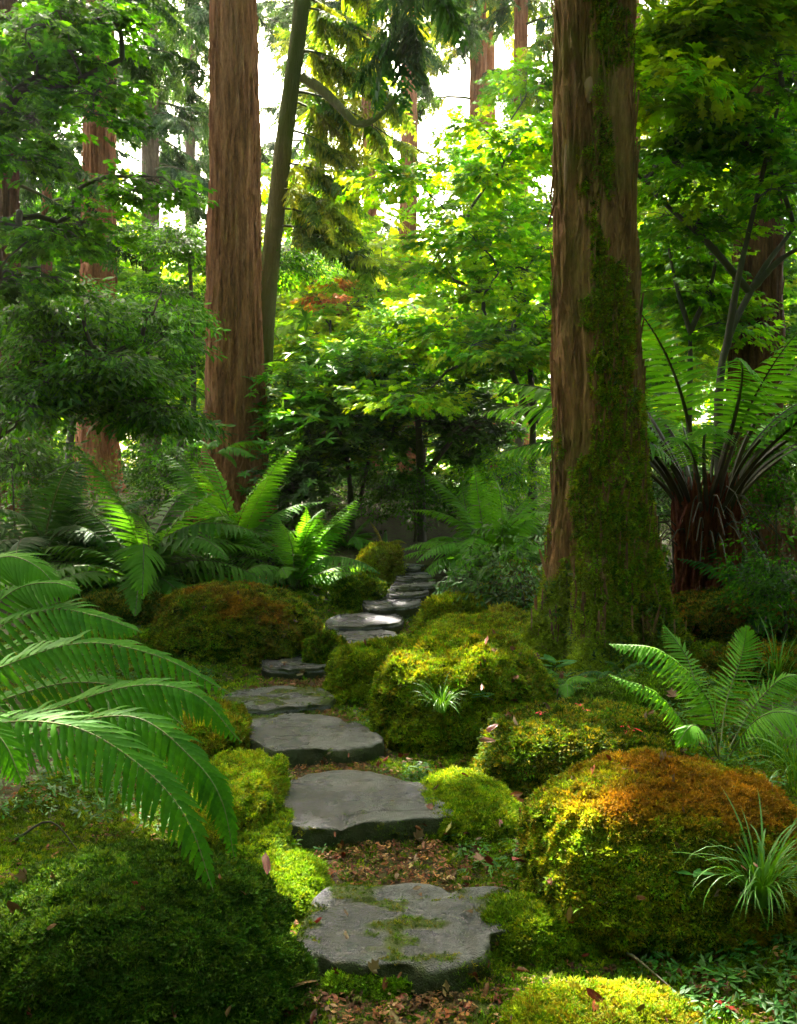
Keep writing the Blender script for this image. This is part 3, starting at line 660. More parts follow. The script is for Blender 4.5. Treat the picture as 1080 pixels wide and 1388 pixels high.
# big mossy trunk, right
def big_trunk():
    d = 6.5; pts = [pt(815, 930, d), pt(813, 700, d), pt(806, 400, d), pt(804, 0, d), pt(803, -500, d), pt(803, -1100, d)]
    pts[0][2] = T1(pts[0][0], d)-.15; base = pts[0].copy(); P = curve(pts, 60)-base
    rad = lambda h: .285+.03*np.exp(-h/2.5)+.17*np.exp(-h/.75)-.012*np.clip(h-2, 0, 9)
    f = -pi/2
    V, F = trunk_mesh(list(P), rad, 320, 600, .026, 12.5, [(f-1.25, .26, .5, .36), (f-.45, .22, .3, .42), (f+.1, .16, .12, .5), (f+1.1, .24, .42, .42), (f+2.4, .4, .2, .4), (f-2.5, .4, .25, .4)], 5,
                      [(f+.55, .17, -.34, .05, .42), (f-.85, .12, -.1, .1, .5), (f-1.45, .14, .03, 4.05, .12), (f+1.45, .14, .035, 4.1, .14)])
    e = empty('cedar_tree', base, 'thick moss covered cedar trunk standing nearest on the right', 'tree')
    obj('trunk', new_mesh('trunk', V, F, M['bark_big']), e)
    strips(V, F, 900, e, M['bark_big'], base, (.1, .45), (.006, .02), (.3, 6))
    def wt(c, m):
        n_ = fbm(c*np.array([5, 5, 2.2]), 3, 61); ax = np.interp(c[:, 2], P[:, 2], P[:, 0]); x = c[:, 0]-ax
        low = sstep(2.2, .4, c[:, 2]); strip_ = np.exp(-((x-.02)/.19)**2)
        right = sstep(.02, .2, x)*sstep(3.2, 1.5, c[:, 2])
        return sstep(.0, .28, n_-.3+.56*strip_+.8*low**1.3+.35*right+.5*sstep(.9, .1, c[:, 2]))*(m[:, 1] < .5)*(c[:, 2] < 6.2)*(.25+.75*sstep(-.25, .1, fbm(c*np.array([13, 13, 5]), 2, 64)))*(1-.9*np.exp(-((x-.27)/.09)**2)*(c[:, 2] < .55))*(.35+low+.3*strip_)
    p, nn = sample(V, F, 34000, wt)
    yel = sstep(1.2, .2, p[:, 2])*sstep(.05, -.25, p[:, 0])
    cl = colmix(len(p), [MOSS_D, MOSS_O, MOSS_G, MOSS_Y], [2, 3, 4, 4]); cl = cl*(1-yel[:, None])+np.array(MOSS_Y)*1.15*yel[:, None]*(1+rng.normal(0, .2, (len(p), 1)))
    scatter('moss', p-nn*.004, rot_normal(nn+[0, 0, -.25], .4), (.8+1.2*rng.random(len(p))**1.5), P_moss, cl, e)
    p, nn = sample(V, F, 420, lambda c, m: wt(c, m)*(c[:, 2] < 2.6)*sstep(.1, .4, fbm(c*3, 2, 66)+.15))
    cr = scatter('creeper', p, rot_normal(nn, .3), 1.0+.6*rng.random(len(p)), P_clover, colmix(len(p), [(.045, .1, .01), (.07, .12, .01)]), e)
    # spine-like bare patches: two pale bark scars
    for (px, py, w_, h_) in ((800, 118, .035, .09), (768, 165+60, .012, .16), (846, 420, .01, .3)):
        c = pt(px, py, d-.30)-base; s = MB(); q = fbm(np.arange(24)[:, None]*np.array([[.7, .3, 0]]), 2, 3)
        a = np.arange(14)*2*pi/14; rr = 1+.25*fbm(np.c_[np.cos(a)*2+px, np.sin(a)*2, a*0], 2, 9)
        Vv = np.vstack([[c], c+np.c_[np.cos(a)*w_*rr, np.zeros(14)+.035, np.sin(a)*h_*rr]]); s.add(Vv, np.array([[0, 1+(i+1) % 14, 1+i] for i in range(14)]))
        obj('bark_scar', s.mesh('bark_scar', M['scar'], True), e)
    return e, P+base, base, V, F, rad
M['scar'] = simple('pale_bare_bark', (.3, .16, .09), .8, 14, (.18, .09, .05), .6, 30)
BTR = big_trunk()

REDW = []
def rw(*a, **k):
    r = tall_trunk(*a, **k); REDW.append(r); return r
f_ = -pi/2
LB = lambda s: [(f_-1.2, .4, .18*s, .5), (f_+.1, .4, .12*s, .5), (f_+1.2, .35, .2*s, .5), (f_+2.6, .5, .15*s, .5)]
t2 = rw([(318, 700), (318, 560), (318, 400), (318, 200), (315, 0)], 13, 37, 'broad straight red brown redwood left of centre with flared base', flare=.22, fk=.9, nu=190, nv=360, ridge=.026, rf=11, seed=21, lobes=LB(1.3), top=17, nstrip=500)
t3 = rw([(345, 700), (360, 430), (378, 250), (410, 0)], 14.6, 13.5, 'slender leaning trunk coated in green moss behind the broad redwood', mat='bark_moss', flare=.15, nu=64, nv=140, ridge=.008, rf=20, seed=22, name='leaning_tree', top=15)
t4 = rw([(133, 680), (134, 400), (135, 0)], 16, 24, 'redwood trunk at the left between the dark shrubs', flare=.22, fk=.7, nu=120, nv=240, ridge=.022, rf=12, seed=23, lobes=LB(1), top=18, nstrip=250)
t5 = rw([(8, 700), (10, 400), (8, 0)], 13, 17, 'dark trunk at the extreme left edge', mat='bark_dark', nu=80, nv=140, seed=24, top=15, nstrip=80)
t6 = rw([(62, 660), (63, 300), (64, 0)], 19, 7.5, 'thin trunk between the left edge and the left redwood', mat='bark_dark', nu=40, nv=80, ridge=.01, seed=25, top=20)
t7 = rw([(204, 640), (204, 300), (203, 0)], 27, 13, 'grey hazy trunk far behind, between two left redwoods', mat='bark_grey', nu=60, nv=120, seed=26, top=26)
t8 = rw([(508, 600), (505, 400), (499, 170), (494, 0)], 27, 9.5, 'narrow far redwood trunk right of the leaning tree', nu=48, nv=120, seed=27, ridge=.018, top=26)
t9 = rw([(553, 600), (553, 300), (556, 0)], 25, 13, 'far redwood trunk just left of the bright maple', nu=60, nv=120, seed=28, top=26)
t10 = rw([(648, 600), (648, 300), (648, 0)], 29, 14, 'far paired redwood trunk, the thicker left one', nu=60, nv=120, seed=29, top=28)
t11 = rw([(666, 600), (665, 300), (664, 0)], 31, 8, 'far paired redwood trunk, the thinner right one', nu=40, nv=100, seed=30, top=28)
t12 = rw([(706, 600), (706, 300), (706, 0)], 27, 11.5, 'far red trunk close left of the big mossy trunk', nu=48, nv=120, seed=31, top=26)
t13 = rw([(862, 600), (861, 300), (860, 0)], 24, 8, 'thin trunk peeking out right behind the big mossy trunk', nu=48, nv=100, seed=32, top=24)
t17 = rw([(432, 600), (432, 300), (434, 0)], 33, 9, 'faint narrow trunk far back right of the leaning tree', mat='bark_grey', nu=40, nv=90, seed=41, top=30)
t18 = rw([(258, 600), (258, 300), (256, 0)], 35, 8, 'faint trunk far back just left of the broad redwood', mat='bark_grey', nu=40, nv=90, seed=42, top=32)
t14 = rw([(1025, 720), (1022, 560), (1028, 330), (1030, 0)], 10.5, 33, 'dark shaggy trunk at the right behind the tall fern', mat='bark_dark', flare=.25, fk=.9, nu=120, nv=200, ridge=.03, rf=9, seed=33, lobes=LB(1), top=12, nstrip=300)
t15 = rw([(22, 690), (12, 600), (6, 500)], 13.5, 9, 'short leaning pale stem near the left edge', nu=40, nv=60, seed=35, ridge=.01, top=5, group='small stems')
t16 = rw([(52, 680), (48, 640), (46, 560)], 13.8, 8, 'short broken stem beside the leftmost trunk', nu=40, nv=60, seed=36, ridge=.01, top=3, group='small stems')

# ------------------------------------------------------------------ leafy trees
def leafy(name, label, cat, trunk, tr, blobs, protos, cols, wts=None, leaf=1.0, padr=.42, ns=34, seed=1, group=None, mat='twig', flat=.22, nbranch=14, twr=.006, layer=True, jit=.22, taper=.35, branch_min=.018, hang=0.0, droop=-.15):
    """trunk: list of stems, each a list of 3D points; blobs: (px,py,rpx,rpy,d,rd,npads)"""
    r = np.random.default_rng(seed)
    base = np.array(trunk[0][0], float).copy(); base[2] = T1(base[0], base[1])-.05
    e = empty(name, base, label, cat, group)
    nodes_ = []; par = []; rad0 = []; chains = []
    for ti, st in enumerate(trunk):
        st = [np.array(p, float) for p in st]
        if ti == 0: st[0][2] = base[2]
        P = curve(st, 14); rr = np.linspace(tr, tr*taper, 14) if ti == 0 else np.linspace(tr*.7, tr*taper*.7, 14)
        V, F = tube(P-base, rr*(1+.08*r.normal(0, 1, 14)), 10); obj('trunk' if ti == 0 else 'limb', new_mesh('trunk', V, F, M[mat]), e)
        for i, p in enumerate(P):
            if i > 4 or ti > 0: nodes_.append(p); par.append(-1)
    pads = []
    for (px, py, rx, ry, d, rd, n) in blobs:
        for _ in range(n):
            q = r.normal(0, 1, 3); q /= np.linalg.norm(q); q *= r.random()**.4
            dd = d+q[1]*rd; pads.append(pt(px+q[0]*rx, py+q[2]*ry, dd))
    pads = np.array(pads); tp = np.array(nodes_)
    dist = np.array([np.min(np.linalg.norm(tp-p, axis=1)) for p in pads]); pads = pads[np.argsort(dist)]
    node = list(tp); par = [-1]*len(tp); cnt = [0]*len(tp); chain_of = []
    for p in pads:
        A = np.array(node); vec = p-A; dd = np.linalg.norm(vec, axis=1)+.6*np.clip(A[:, 2]-p[2], 0, None)+.1*np.arange(len(A))/len(A)
        k = int(np.argmin(dd)); s = node[k]; L = np.linalg.norm(p-s); m = 5; ids = [k]
        bend = r.normal(0, .1, 3)*L; bend[2] = abs(bend[2])*1.2
        for i in range(1, m+1):
            t = i/m; q = s+(p-s)*t+bend*sin(pi*t)+r.normal(0, .02, 3)*L*(i < m)
            node.append(q); par.append(ids[-1]); cnt.append(0); ids.append(len(node)-1)
        chain_of.append(ids); i = ids[-1]
        while i != -1: cnt[i] += 1; i = par[i]
    node = np.array(node); cnt = np.array(cnt)
    mb = MB(); big = []
    for ids in chain_of:
        P = node[ids]; rr = twr*np.sqrt(cnt[ids].astype(float)); rr[0] = min(rr[0], rr[1]*1.3)
        if cnt[ids[1]] >= 3: big.append((cnt[ids[1]], P, rr))
        else: mb.add(*tube(P-base, rr, 5))
    big.sort(key=lambda q: -q[0])
    for i, (c_, P, rr) in enumerate(big):
        if i < nbranch:
            V, F = tube(P-base, rr*1.15, 7); obj('branch', new_mesh('branch', V, F, M[mat]), e)
        else: mb.add(*tube(P-base, rr, 5))
    # twigs in pads + sprays
    PP = []; XX = []; ZZ = []; SS = []
    for p in pads:
        pr = padr*(.6+.7*r.random()); n = max(4, int(ns*(pr/padr)**1.6)); a = r.random(n)*2*pi; q = np.sqrt(r.random(n))*pr
        z = -hang*q-.25*q*q/pr+r.normal(0, flat*pr*.5, n) if layer else r.normal(0, pr*.6, n)
        off = np.stack([np.cos(a)*q, np.sin(a)*q, z], -1); PP.append(p+off)
        az = a+r.normal(0, .6, n); XX.append(np.stack([np.cos(az), np.sin(az), r.normal(droop, .22, n)], -1))
        ZZ.append(np.stack([r.normal(0, jit, n), r.normal(-.25, jit, n), np.ones(n)], -1)); SS.append(leaf*(.7+.6*r.random(n)))
        for j in range(0, min(n, 14), 2):
            t = off[j]; mb.add(*tube(np.array([p, p+t*.5+[0, 0, .03], p+t])-base, [twr*.8, twr*.6, twr*.3], 3))
    if mb.V:
        o = obj('twig', mb.mesh('twig', M[mat]), e); o['kind'] = 'stuff'
    PP = np.concatenate(PP); XX = np.concatenate(XX); ZZ = np.concatenate(ZZ); SS = np.concatenate(SS)
    cl = colmix(len(PP), cols, wts, .2); cl = cl*(1+.35*fbm(PP*1.3, 2, 5)[:, None])
    scatter('crown', PP-base, rot_from(XX, ZZ), SS, protos, cl, e)
    return e
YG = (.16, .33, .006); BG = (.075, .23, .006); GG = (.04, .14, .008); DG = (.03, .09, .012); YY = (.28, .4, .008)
# bright maple centre
leafy('japanese_maple', 'bright yellow green maple with spreading dark limbs left of the big trunk', 'tree',
      [[pt(722, 650, 12), pt(722, 600, 12), pt(724, 560, 12)], [pt(722, 575, 12), pt(700, 520, 11.9), pt(680, 470, 11.8), pt(655, 420, 11.7)], [pt(724, 570, 12), pt(760, 520, 12.2), pt(780, 450, 12.3)], [pt(724, 565, 12), pt(715, 480, 12.5), pt(690, 380, 12.8), pt(660, 300, 13)]], .075,
      [(640, 470, 120, 45, 11.8, 1.6, 22), (680, 340, 95, 70, 12.3, 1.6, 24), (672, 205, 78, 55, 12.6, 1.5, 15), (550, 240, 45, 16, 12, .6, 4), (720, 440, 60, 60, 12.3, 1.5, 12), (540, 540, 60, 30, 11.6, 1, 6), (730, 170, 40, 50, 12.5, 1, 6)],
      P_maple, [YG, BG, YY], [4, 3, 2], leaf=1.0, padr=.42, ns=27, seed=41, nbranch=22)
# shrub mass centre (rhododendron)
leafy('rhododendron', 'rounded glossy leaved shrub in the centre behind the path', 'shrub',
      [[pt(478, 690, 13), pt(470, 620, 13), pt(450, 560, 13)], [pt(485, 690, 13), pt(500, 620, 13), pt(510, 560, 13)]], .05,
      [(440, 560, 75, 70, 13, 1.2, 26), (500, 520, 60, 50, 13.2, 1.2, 20), (530, 600, 30, 40, 13, .8, 8)], P_whorl, [BG, YG, GG], [3, 1, 2], leaf=1.15, padr=.42, ns=26, seed=42, jit=.5, layer=False)
leafy('rhododendron', 'low dark glossy shrub right of the broad redwood base', 'shrub', [[pt(400, 690, 12), pt(400, 650, 12), pt(400, 620, 12)]], .03,
      [(400, 645, 45, 32, 12, .8, 14)], P_whorl, [DG, GG], None, leaf=1.0, padr=.32, ns=26, seed=43, jit=.5, layer=False)
leafy('yellow_green_maple', 'sunlit yellow green tree above the centre shrub', 'tree', [[pt(570, 640, 15), pt(565, 560, 15), pt(540, 480, 15)]], .07,
      [(450, 480, 90, 30, 15, 1.6, 22), (540, 440, 60, 40, 15.5, 1.5, 16), (600, 520, 60, 40, 15, 1.2, 14)], P_maple, [YY, YG, BG], [3, 4, 1], leaf=1.1, padr=.5, ns=28, seed=44, nbranch=14)
leafy('understory_tree', 'dark twisted small tree under the bright maple', 'tree', [[pt(572, 640, 12.5), pt(568, 590, 12.5), pt(560, 550, 12.5)], [pt(578, 640, 12.5), pt(610, 600, 12.5), pt(645, 570, 12.5)]], .07,
      [(600, 550, 60, 25, 12.8, 1.2, 12), (650, 580, 60, 30, 13.2, 1.2, 14)], P_whorl, [DG, GG], None, leaf=1.0, padr=.42, ns=26, seed=45, jit=.4, layer=False)
# left layered shrub tree
leafy('dark_leaved_tree', 'broad dark green small tree spreading over the left ferns', 'tree', [[pt(-30, 680, 8.8), pt(-20, 600, 8.8), pt(0, 560, 8.8)], [pt(-20, 600, 8.8), pt(40, 560, 8.6), pt(110, 500, 8.6), pt(170, 470, 8.6)]], .07,
      [(60, 420, 110, 50, 9, 1.2, 28), (130, 490, 120, 50, 8.6, 1.2, 34), (60, 540, 90, 40, 8.4, 1, 18), (220, 560, 70, 25, 8.6, .8, 12), (200, 430, 60, 50, 9.6, 1, 12)],
      P_oval+[P_small[0]], [GG, BG, DG], [3, 3, 1], leaf=1.05, padr=.3, ns=24, seed=46, nbranch=18)
leafy('layered_maple', 'flat layered dark maple behind the leaning trunk and broad redwood', 'tree', [[pt(255, 680, 15), pt(262, 560, 15), pt(260, 420, 15), pt(255, 330, 15)]], .07,
      [(240, 320, 55, 16, 15, 1.3, 10), (390, 330, 40, 40, 16, 1, 7), (230, 400, 50, 20, 15, 1.2, 8), (250, 450, 50, 30, 15, 1, 8)], P_small, [GG, DG, BG], [3, 2, 1], leaf=1.4, padr=.55, ns=46, seed=47, nbranch=8)
# right maple overhanging
leafy('green_maple', 'dark limbed green maple arching over the right side', 'tree', [[pt(985, 640, 8.2), pt(975, 520, 8.2), pt(1020, 390, 8.2), pt(1075, 310, 8.4)], [pt(1015, 395, 8.2), pt(960, 330, 8), pt(900, 275, 8), pt(862, 235, 7.9)], [pt(1020, 390, 8.2), pt(1060, 350, 8.2), pt(1100, 330, 8)], [pt(985, 470, 8.2), pt(1000, 380, 8), pt(1030, 250, 8), pt(1060, 120, 8)]], .05,
      [(990, 165, 105, 50, 8.2, 1.2, 21), (920, 210, 60, 40, 8, 1, 12), (1040, 250, 60, 60, 8.3, 1, 14), (950, 300, 70, 20, 8.8, 1, 9), (1055, 95, 50, 50, 8, 1, 8), (1060, 20, 40, 40, 8.4, .8, 6)],
      P_maple, [BG, YG, GG], [3, 2, 1], leaf=.8, padr=.34, ns=15, seed=48, nbranch=22)
leafy('bright_vine_maple', 'bright yellow leaved maple boughs at the top right', 'tree', [[pt(1160, 700, 10), pt(1150, 300, 10), pt(1060, 60, 10)]], .09,
      [(920, 45, 60, 45, 7.3, .5, 9), (985, 15, 60, 30, 7.3, .5, 8), (905, 110, 30, 25, 7.4, .4, 3)], P_maple, [YG, YY], None, leaf=1.1, padr=.36, ns=30, seed=49, nbranch=8)
leafy('slim_dark_maple', 'slim forked dark stems between the big trunk and the right maple', 'tree', [[pt(930, 700, 9.4), pt(935, 520, 9.4), pt(935, 440, 9.4)], [pt(935, 450, 9.4), pt(915, 380, 9.4), pt(900, 300, 9.4)], [pt(935, 450, 9.4), pt(965, 380, 9.4), pt(975, 300, 9.4)]], .045,
      [(910, 350, 50, 70, 10, .9, 11), (990, 420, 60, 60, 10, .9, 10)], P_maple, [BG, YG], None, leaf=.9, padr=.36, ns=26, seed=50, nbranch=8)
# upper left overhang
leafy('overhanging_maple', 'dark maple boughs hanging into the upper left corner', 'tree', [[pt(-120, 760, 7.2), pt(-90, 400, 7.2), pt(-60, 200, 7.2), pt(-30, 60, 7.2)], [pt(-70, 250, 7.2), pt(30, 120, 7.2), pt(90, 115, 7.2), pt(165, 80, 7.2)]], .08,
      [(40, 60, 80, 60, 7.2, .8, 20), (120, 20, 50, 25, 7.3, .7, 9), (30, 190, 60, 50, 7.2, .8, 12), (140, 130, 30, 40, 7.2, .4, 5), (60, 300, 90, 40, 7.5, .9, 12), (190, 250, 60, 25, 8, .6, 7), (30, 380, 50, 30, 7.5, .6, 7)],
      P_maple, [GG, BG, DG], [4, 2, 2], leaf=.7, padr=.28, ns=15, seed=51, nbranch=18)

# ------------------------------------------------------------------ conifer boughs
def conifer(tr, z0, z1, n, L, label=None, cols=((.03, .09, .02), (.05, .12, .02)), ssc=1.0, seed=0, droop=.5, az=None, nspr=16):
    e, P, base, V, F, rad = tr; r = np.random.default_rng(seed); mb = MB(); PP = []; XX = []; ZZ = []
    for i in range(n):
        h = z0+(z1-z0)*(i+r.random())/n; c = np.array([np.interp(h, P[:, 2], P[:, 0]), np.interp(h, P[:, 2], P[:, 1]), h])
        a = r.random()*2*pi if az is None else az[0]+(az[1]-az[0])*r.random(); l = L*(.5+.7*r.random()); k = 9; t = np.linspace(0, 1, k)
        D = np.array([cos(a), sin(a), 0]); S = np.array([-sin(a), cos(a), 0]); wv = r.normal(0, .12)
        Q = c+D*(t*l)[:, None]+S*(wv*l*np.sin(t*2.5))[:, None]+np.array([0, 0, 1])*(l*(.12*t-droop*t*t+.22*droop*t**4))[:, None]
        mb.add(*tube(Q-base, .022*(1-.8*t)*sqrt(l), 5))
        m = int(nspr*l/L); ts = .15+.85*r.random(m); idx = ts*(k-1); q = np.stack([np.interp(idx, np.arange(k), Q[:, j]) for j in range(3)], -1)
        sd = r.choice([-1, 1], m); X = D*.55+S*sd[:, None]*r.random((m, 1))+np.stack([np.zeros(m), np.zeros(m), r.normal(-.55, .3, m)], -1)
        PP.append(q); XX.append(X); ZZ.append(np.stack([r.normal(0, .3, m), r.normal(0, .3, m), np.ones(m)], -1))
    PP = np.concatenate(PP); n_ = len(PP); o = obj('bough', mb.mesh('bough', M['twig_moss']), e); o['kind'] = 'stuff'
    scatter('crown', PP-base, rot_from(np.concatenate(XX), np.concatenate(ZZ)), ssc*(.6+.8*r.random(n_)), P_con, colmix(n_, cols, None, .25), e)
CY = ((.13, .19, .015), (.22, .27, .02), (.07, .14, .02)); CD = ((.02, .065, .02), (.035, .09, .02)); CG = ((.03, .08, .03), (.04, .09, .035))
conifer(t7, 10.5, 25, 64, 3.8, cols=CG, seed=1, nspr=34, ssc=1.3)
conifer(t17, 9, 30, 56, 3.2, cols=CG, seed=21, nspr=26, ssc=1.3)
conifer(t18, 13, 32, 40, 3.0, cols=CG, seed=22, nspr=24, ssc=1.3)
conifer(t8, 12.5, 24, 30, 2.8, cols=CY, seed=2, nspr=26, ssc=1.3, droop=.8)
conifer(t9, 14, 25, 34, 3.4, cols=CG, seed=3, nspr=34, ssc=1.2)
conifer(t10, 13, 28, 26, 3.4, cols=CY, seed=4, nspr=28, ssc=1.3)
conifer(t12, 12.5, 26, 26, 3.2, cols=CG, seed=5, nspr=28, ssc=1.3)
conifer(t13, 8, 22, 40, 3, cols=CY, seed=6, nspr=26, ssc=1.3)
conifer(t4, 8.5, 18, 20, 2.6, cols=CD, seed=7, nspr=26)
conifer(t6, 4, 19, 50, 2.4, cols=CD, seed=8, nspr=26)
conifer(t5, 5, 15, 26, 2.4, cols=CD, seed=9, nspr=22)
conifer(t3, 5.2, 14, 22, 1.45, cols=CY, seed=10, nspr=30, droop=.7, az=(-.6, .8))
conifer(t2, 10.5, 17, 14, 3.4, cols=CD, seed=11, nspr=30)
conifer(BTR, 6.2, 12, 26, 3.6, cols=CD, seed=13, nspr=30, ssc=1.2)
conifer(t14, 5.6, 12, 20, 2.4, cols=CD, seed=12, nspr=22)
# the heavy mossy limb of the leaning tree
_e3, _P3, _b3 = t3[0], t3[1], t3[2]
Q = curve([pt(412, 105, 14.5), pt(440, 125, 14.2), pt(465, 150, 14), pt(485, 168, 13.9), (pt(510, 160, 13.8)), pt(540, 130, 13.7)], 18)
V, F = tube(Q-_b3, np.linspace(.085, .03, 18), 10); obj('limb', new_mesh('limb', V, F, M['bark_moss']), _e3)
# far wood
def far_tree(px, d, hz, rx, cols, label, seed, protos=None, leaf=1.8, kind='tree'):
    x = pt(px, 600, d)[0]; z0 = T1(x, d)
    hz = hz*1.3; top = z0+hz; ppm = FPX/d; n = int(26*rx)
    py_c = HOR-((z0+hz*.58)-EYE)*ppm
    leafy('woodland_tree', label, 'tree', [[(x, d, z0), (x+.2, d, z0+hz*.35), (x-.1, d, z0+hz*.7)]], .12,
          [(px, py_c, rx*ppm, hz*.42*ppm, d, rx*.9, n)], protos or P_maple, cols, None, leaf=leaf, padr=.85, ns=24, seed=seed, nbranch=4, twr=.01, group='sunlit trees of the background wood')
for i, (px, d, hz, rx, cols, lab) in enumerate([
    (420, 24, 7.5, 2.2, [YY, YG], 'sunlit yellow green tree right of the leaning trunk, far back'),
    (570, 30, 6, 3, [YY, YG], 'pale sunlit tree behind the bright maple'),
    (240, 26, 6, 2.2, [YG, BG], 'light green tree seen between the two left redwoods, far back'),
    (90, 24, 6.5, 2.4, [YG, BG], 'green yellow tree behind the left redwood'),
    (330, 32, 7, 3, [YG, YY], 'far pale tree behind the broad redwood'),
    (700, 24, 9, 2.6, [YG, BG], 'sunlit tree behind the top of the bright maple'),
    (900, 20, 6, 2.2, [YY, YG], 'yellow green tree behind the big mossy trunk'),
    (1000, 24, 7.5, 2.6, [YG, BG], 'light green tree far back at the right'),
    (1100, 22, 9, 2.6, [BG, GG], 'green tree at the far right edge'),
    (-20, 22, 8, 2.4, [BG, GG], 'green tree at the far left edge'),
    (490, 20, 4.4, 1.6, [YY, YG], 'low sunlit shrub tree under the hanging conifer boughs')]):
    far_tree(px, d, hz, rx, cols, lab, 100+i)
leafy('red_leaved_shrub', 'orange red leaved maple glowing far behind the centre', 'tree', [[pt(445, 640, 19), pt(447, 500, 19), pt(448, 420, 19)]], .05,
      [(448, 392, 26, 26, 19, .5, 6)], P_maple, [(.45, .2, .07), (.4, .13, .05), (.35, .28, .04)], None, leaf=1.1, padr=.35, ns=13, seed=71, nbranch=3)
# far hedge mass closing the wood
def far_mass():
    n = 13000; x = rng.uniform(-32, 34, n); y = rng.uniform(34, 46, n); hh = 11+4*fbm(np.stack([x*.25, x*0, x*0], -1), 2, 3)
    z = 1.3+rng.random(n)*hh; P = np.stack([x, y, z], -1)
    k = fbm(P*.6, 2, 8) > -.25; P = P[k]; n = len(P); a = rng.random(n)*2*pi
    tag(scatter('distant_wood', P, rot_from(np.stack([np.cos(a), np.sin(a), rng.normal(-.2, .3, n)], -1), np.tile([0, -.3, 1.], (n, 1))), 3.2+1.5*rng.random(n), P_maple, colmix(n, [YG, YY, BG], None, .3)), 'blurred sunlit foliage of the wood far behind', 'foliage')
far_mass()
def around():  # foliage ring out of view, added to block low light from sides and back
    n = 5200; a = rng.uniform(pi*1.08, pi*1.92, n); q = rng.uniform(8, 11.5, n); x = q*np.cos(a)*1.1; y = 3+q*np.sin(a)
    m = 2600; x2 = np.r_[rng.uniform(-13, -9, m), rng.uniform(9, 13, m)]; y2 = rng.uniform(-2, 12, 2*m); x = np.r_[x, x2]; y = np.r_[y, y2]; n = len(x)
    z = T(x, y)+rng.random(n)**.8*10; P = np.stack([x, y, z], -1); k = (np.abs(x)/np.maximum(y, .1) > .62) | (y < 0); P = P[k]; n = len(P); b = rng.random(n)*2*pi
    tag(scatter('unseen_light_block_foliage', P, rot_from(np.stack([np.cos(b), np.sin(b), rng.normal(-.2, .4, n)], -1), np.tile([0, 0, 1.], (n, 1))), 3.2+1.5*rng.random(n), P_maple, colmix(n, [GG, DG, BG], None, .3)), 'unseen dark green foliage added on both sides and behind the viewer to block low light', 'foliage')
around()
def canopy():  # unseen leaf layer above the frame, added to shade the foreground
    n = 3000; x = rng.uniform(-11, 11, n); y = rng.uniform(-7, 13.5, n); z = rng.uniform(10, 12.5, n); P = np.stack([x, y, z], -1)
    k = fbm(np.stack([x*.6, y*.6, x*0], -1), 3, 55) > .04; P = P[k]
    x2 = rng.uniform(-5, 3, 650); y2 = rng.uniform(13, 16.8, 650); P2 = np.stack([x2, y2, rng.uniform(12.2, 14, 650)], -1); P = np.vstack([P, P2[fbm(P2*.6, 2, 56) > -.05]]); n = len(P); b = rng.random(n)*2*pi
    tag(scatter('unseen_shade_canopy', P, rot_from(np.stack([np.cos(b), np.sin(b), rng.normal(-.1, .3, n)], -1), np.tile([0, 0, 1.], (n, 1))), 3.4+1.6*rng.random(n), P_maple, colmix(n, [GG, DG, BG], None, .3)), 'unseen broken leaf canopy added above the path to shade the foreground', 'foliage')
canopy()

# ------------------------------------------------------------------ low shrubs and understory
def undergrowth():
    n = 12000; y = 8.5+22*rng.random(n)**.8; x = rng.uniform(-1, 1, n)*(y*.55+1.5); k = (np.abs(x-xc(y)) > 1.1) | (y > 13); x, y = x[k], y[k]; n = len(x)
    h = (.05+.4*rng.random(n)**2)*(.6+.8*sstep(-.2, .4, fbm(np.stack([x*.7, y*.7, x*0], -1), 2, 4))); P = np.stack([x, y, T(x, y)+h], -1); a = rng.random(n)*2*pi
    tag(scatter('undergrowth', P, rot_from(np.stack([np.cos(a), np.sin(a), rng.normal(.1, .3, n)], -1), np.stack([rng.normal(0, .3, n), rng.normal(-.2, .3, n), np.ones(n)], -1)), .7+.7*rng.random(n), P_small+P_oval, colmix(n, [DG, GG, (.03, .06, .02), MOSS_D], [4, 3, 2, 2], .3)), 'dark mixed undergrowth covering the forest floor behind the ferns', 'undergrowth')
undergrowth()
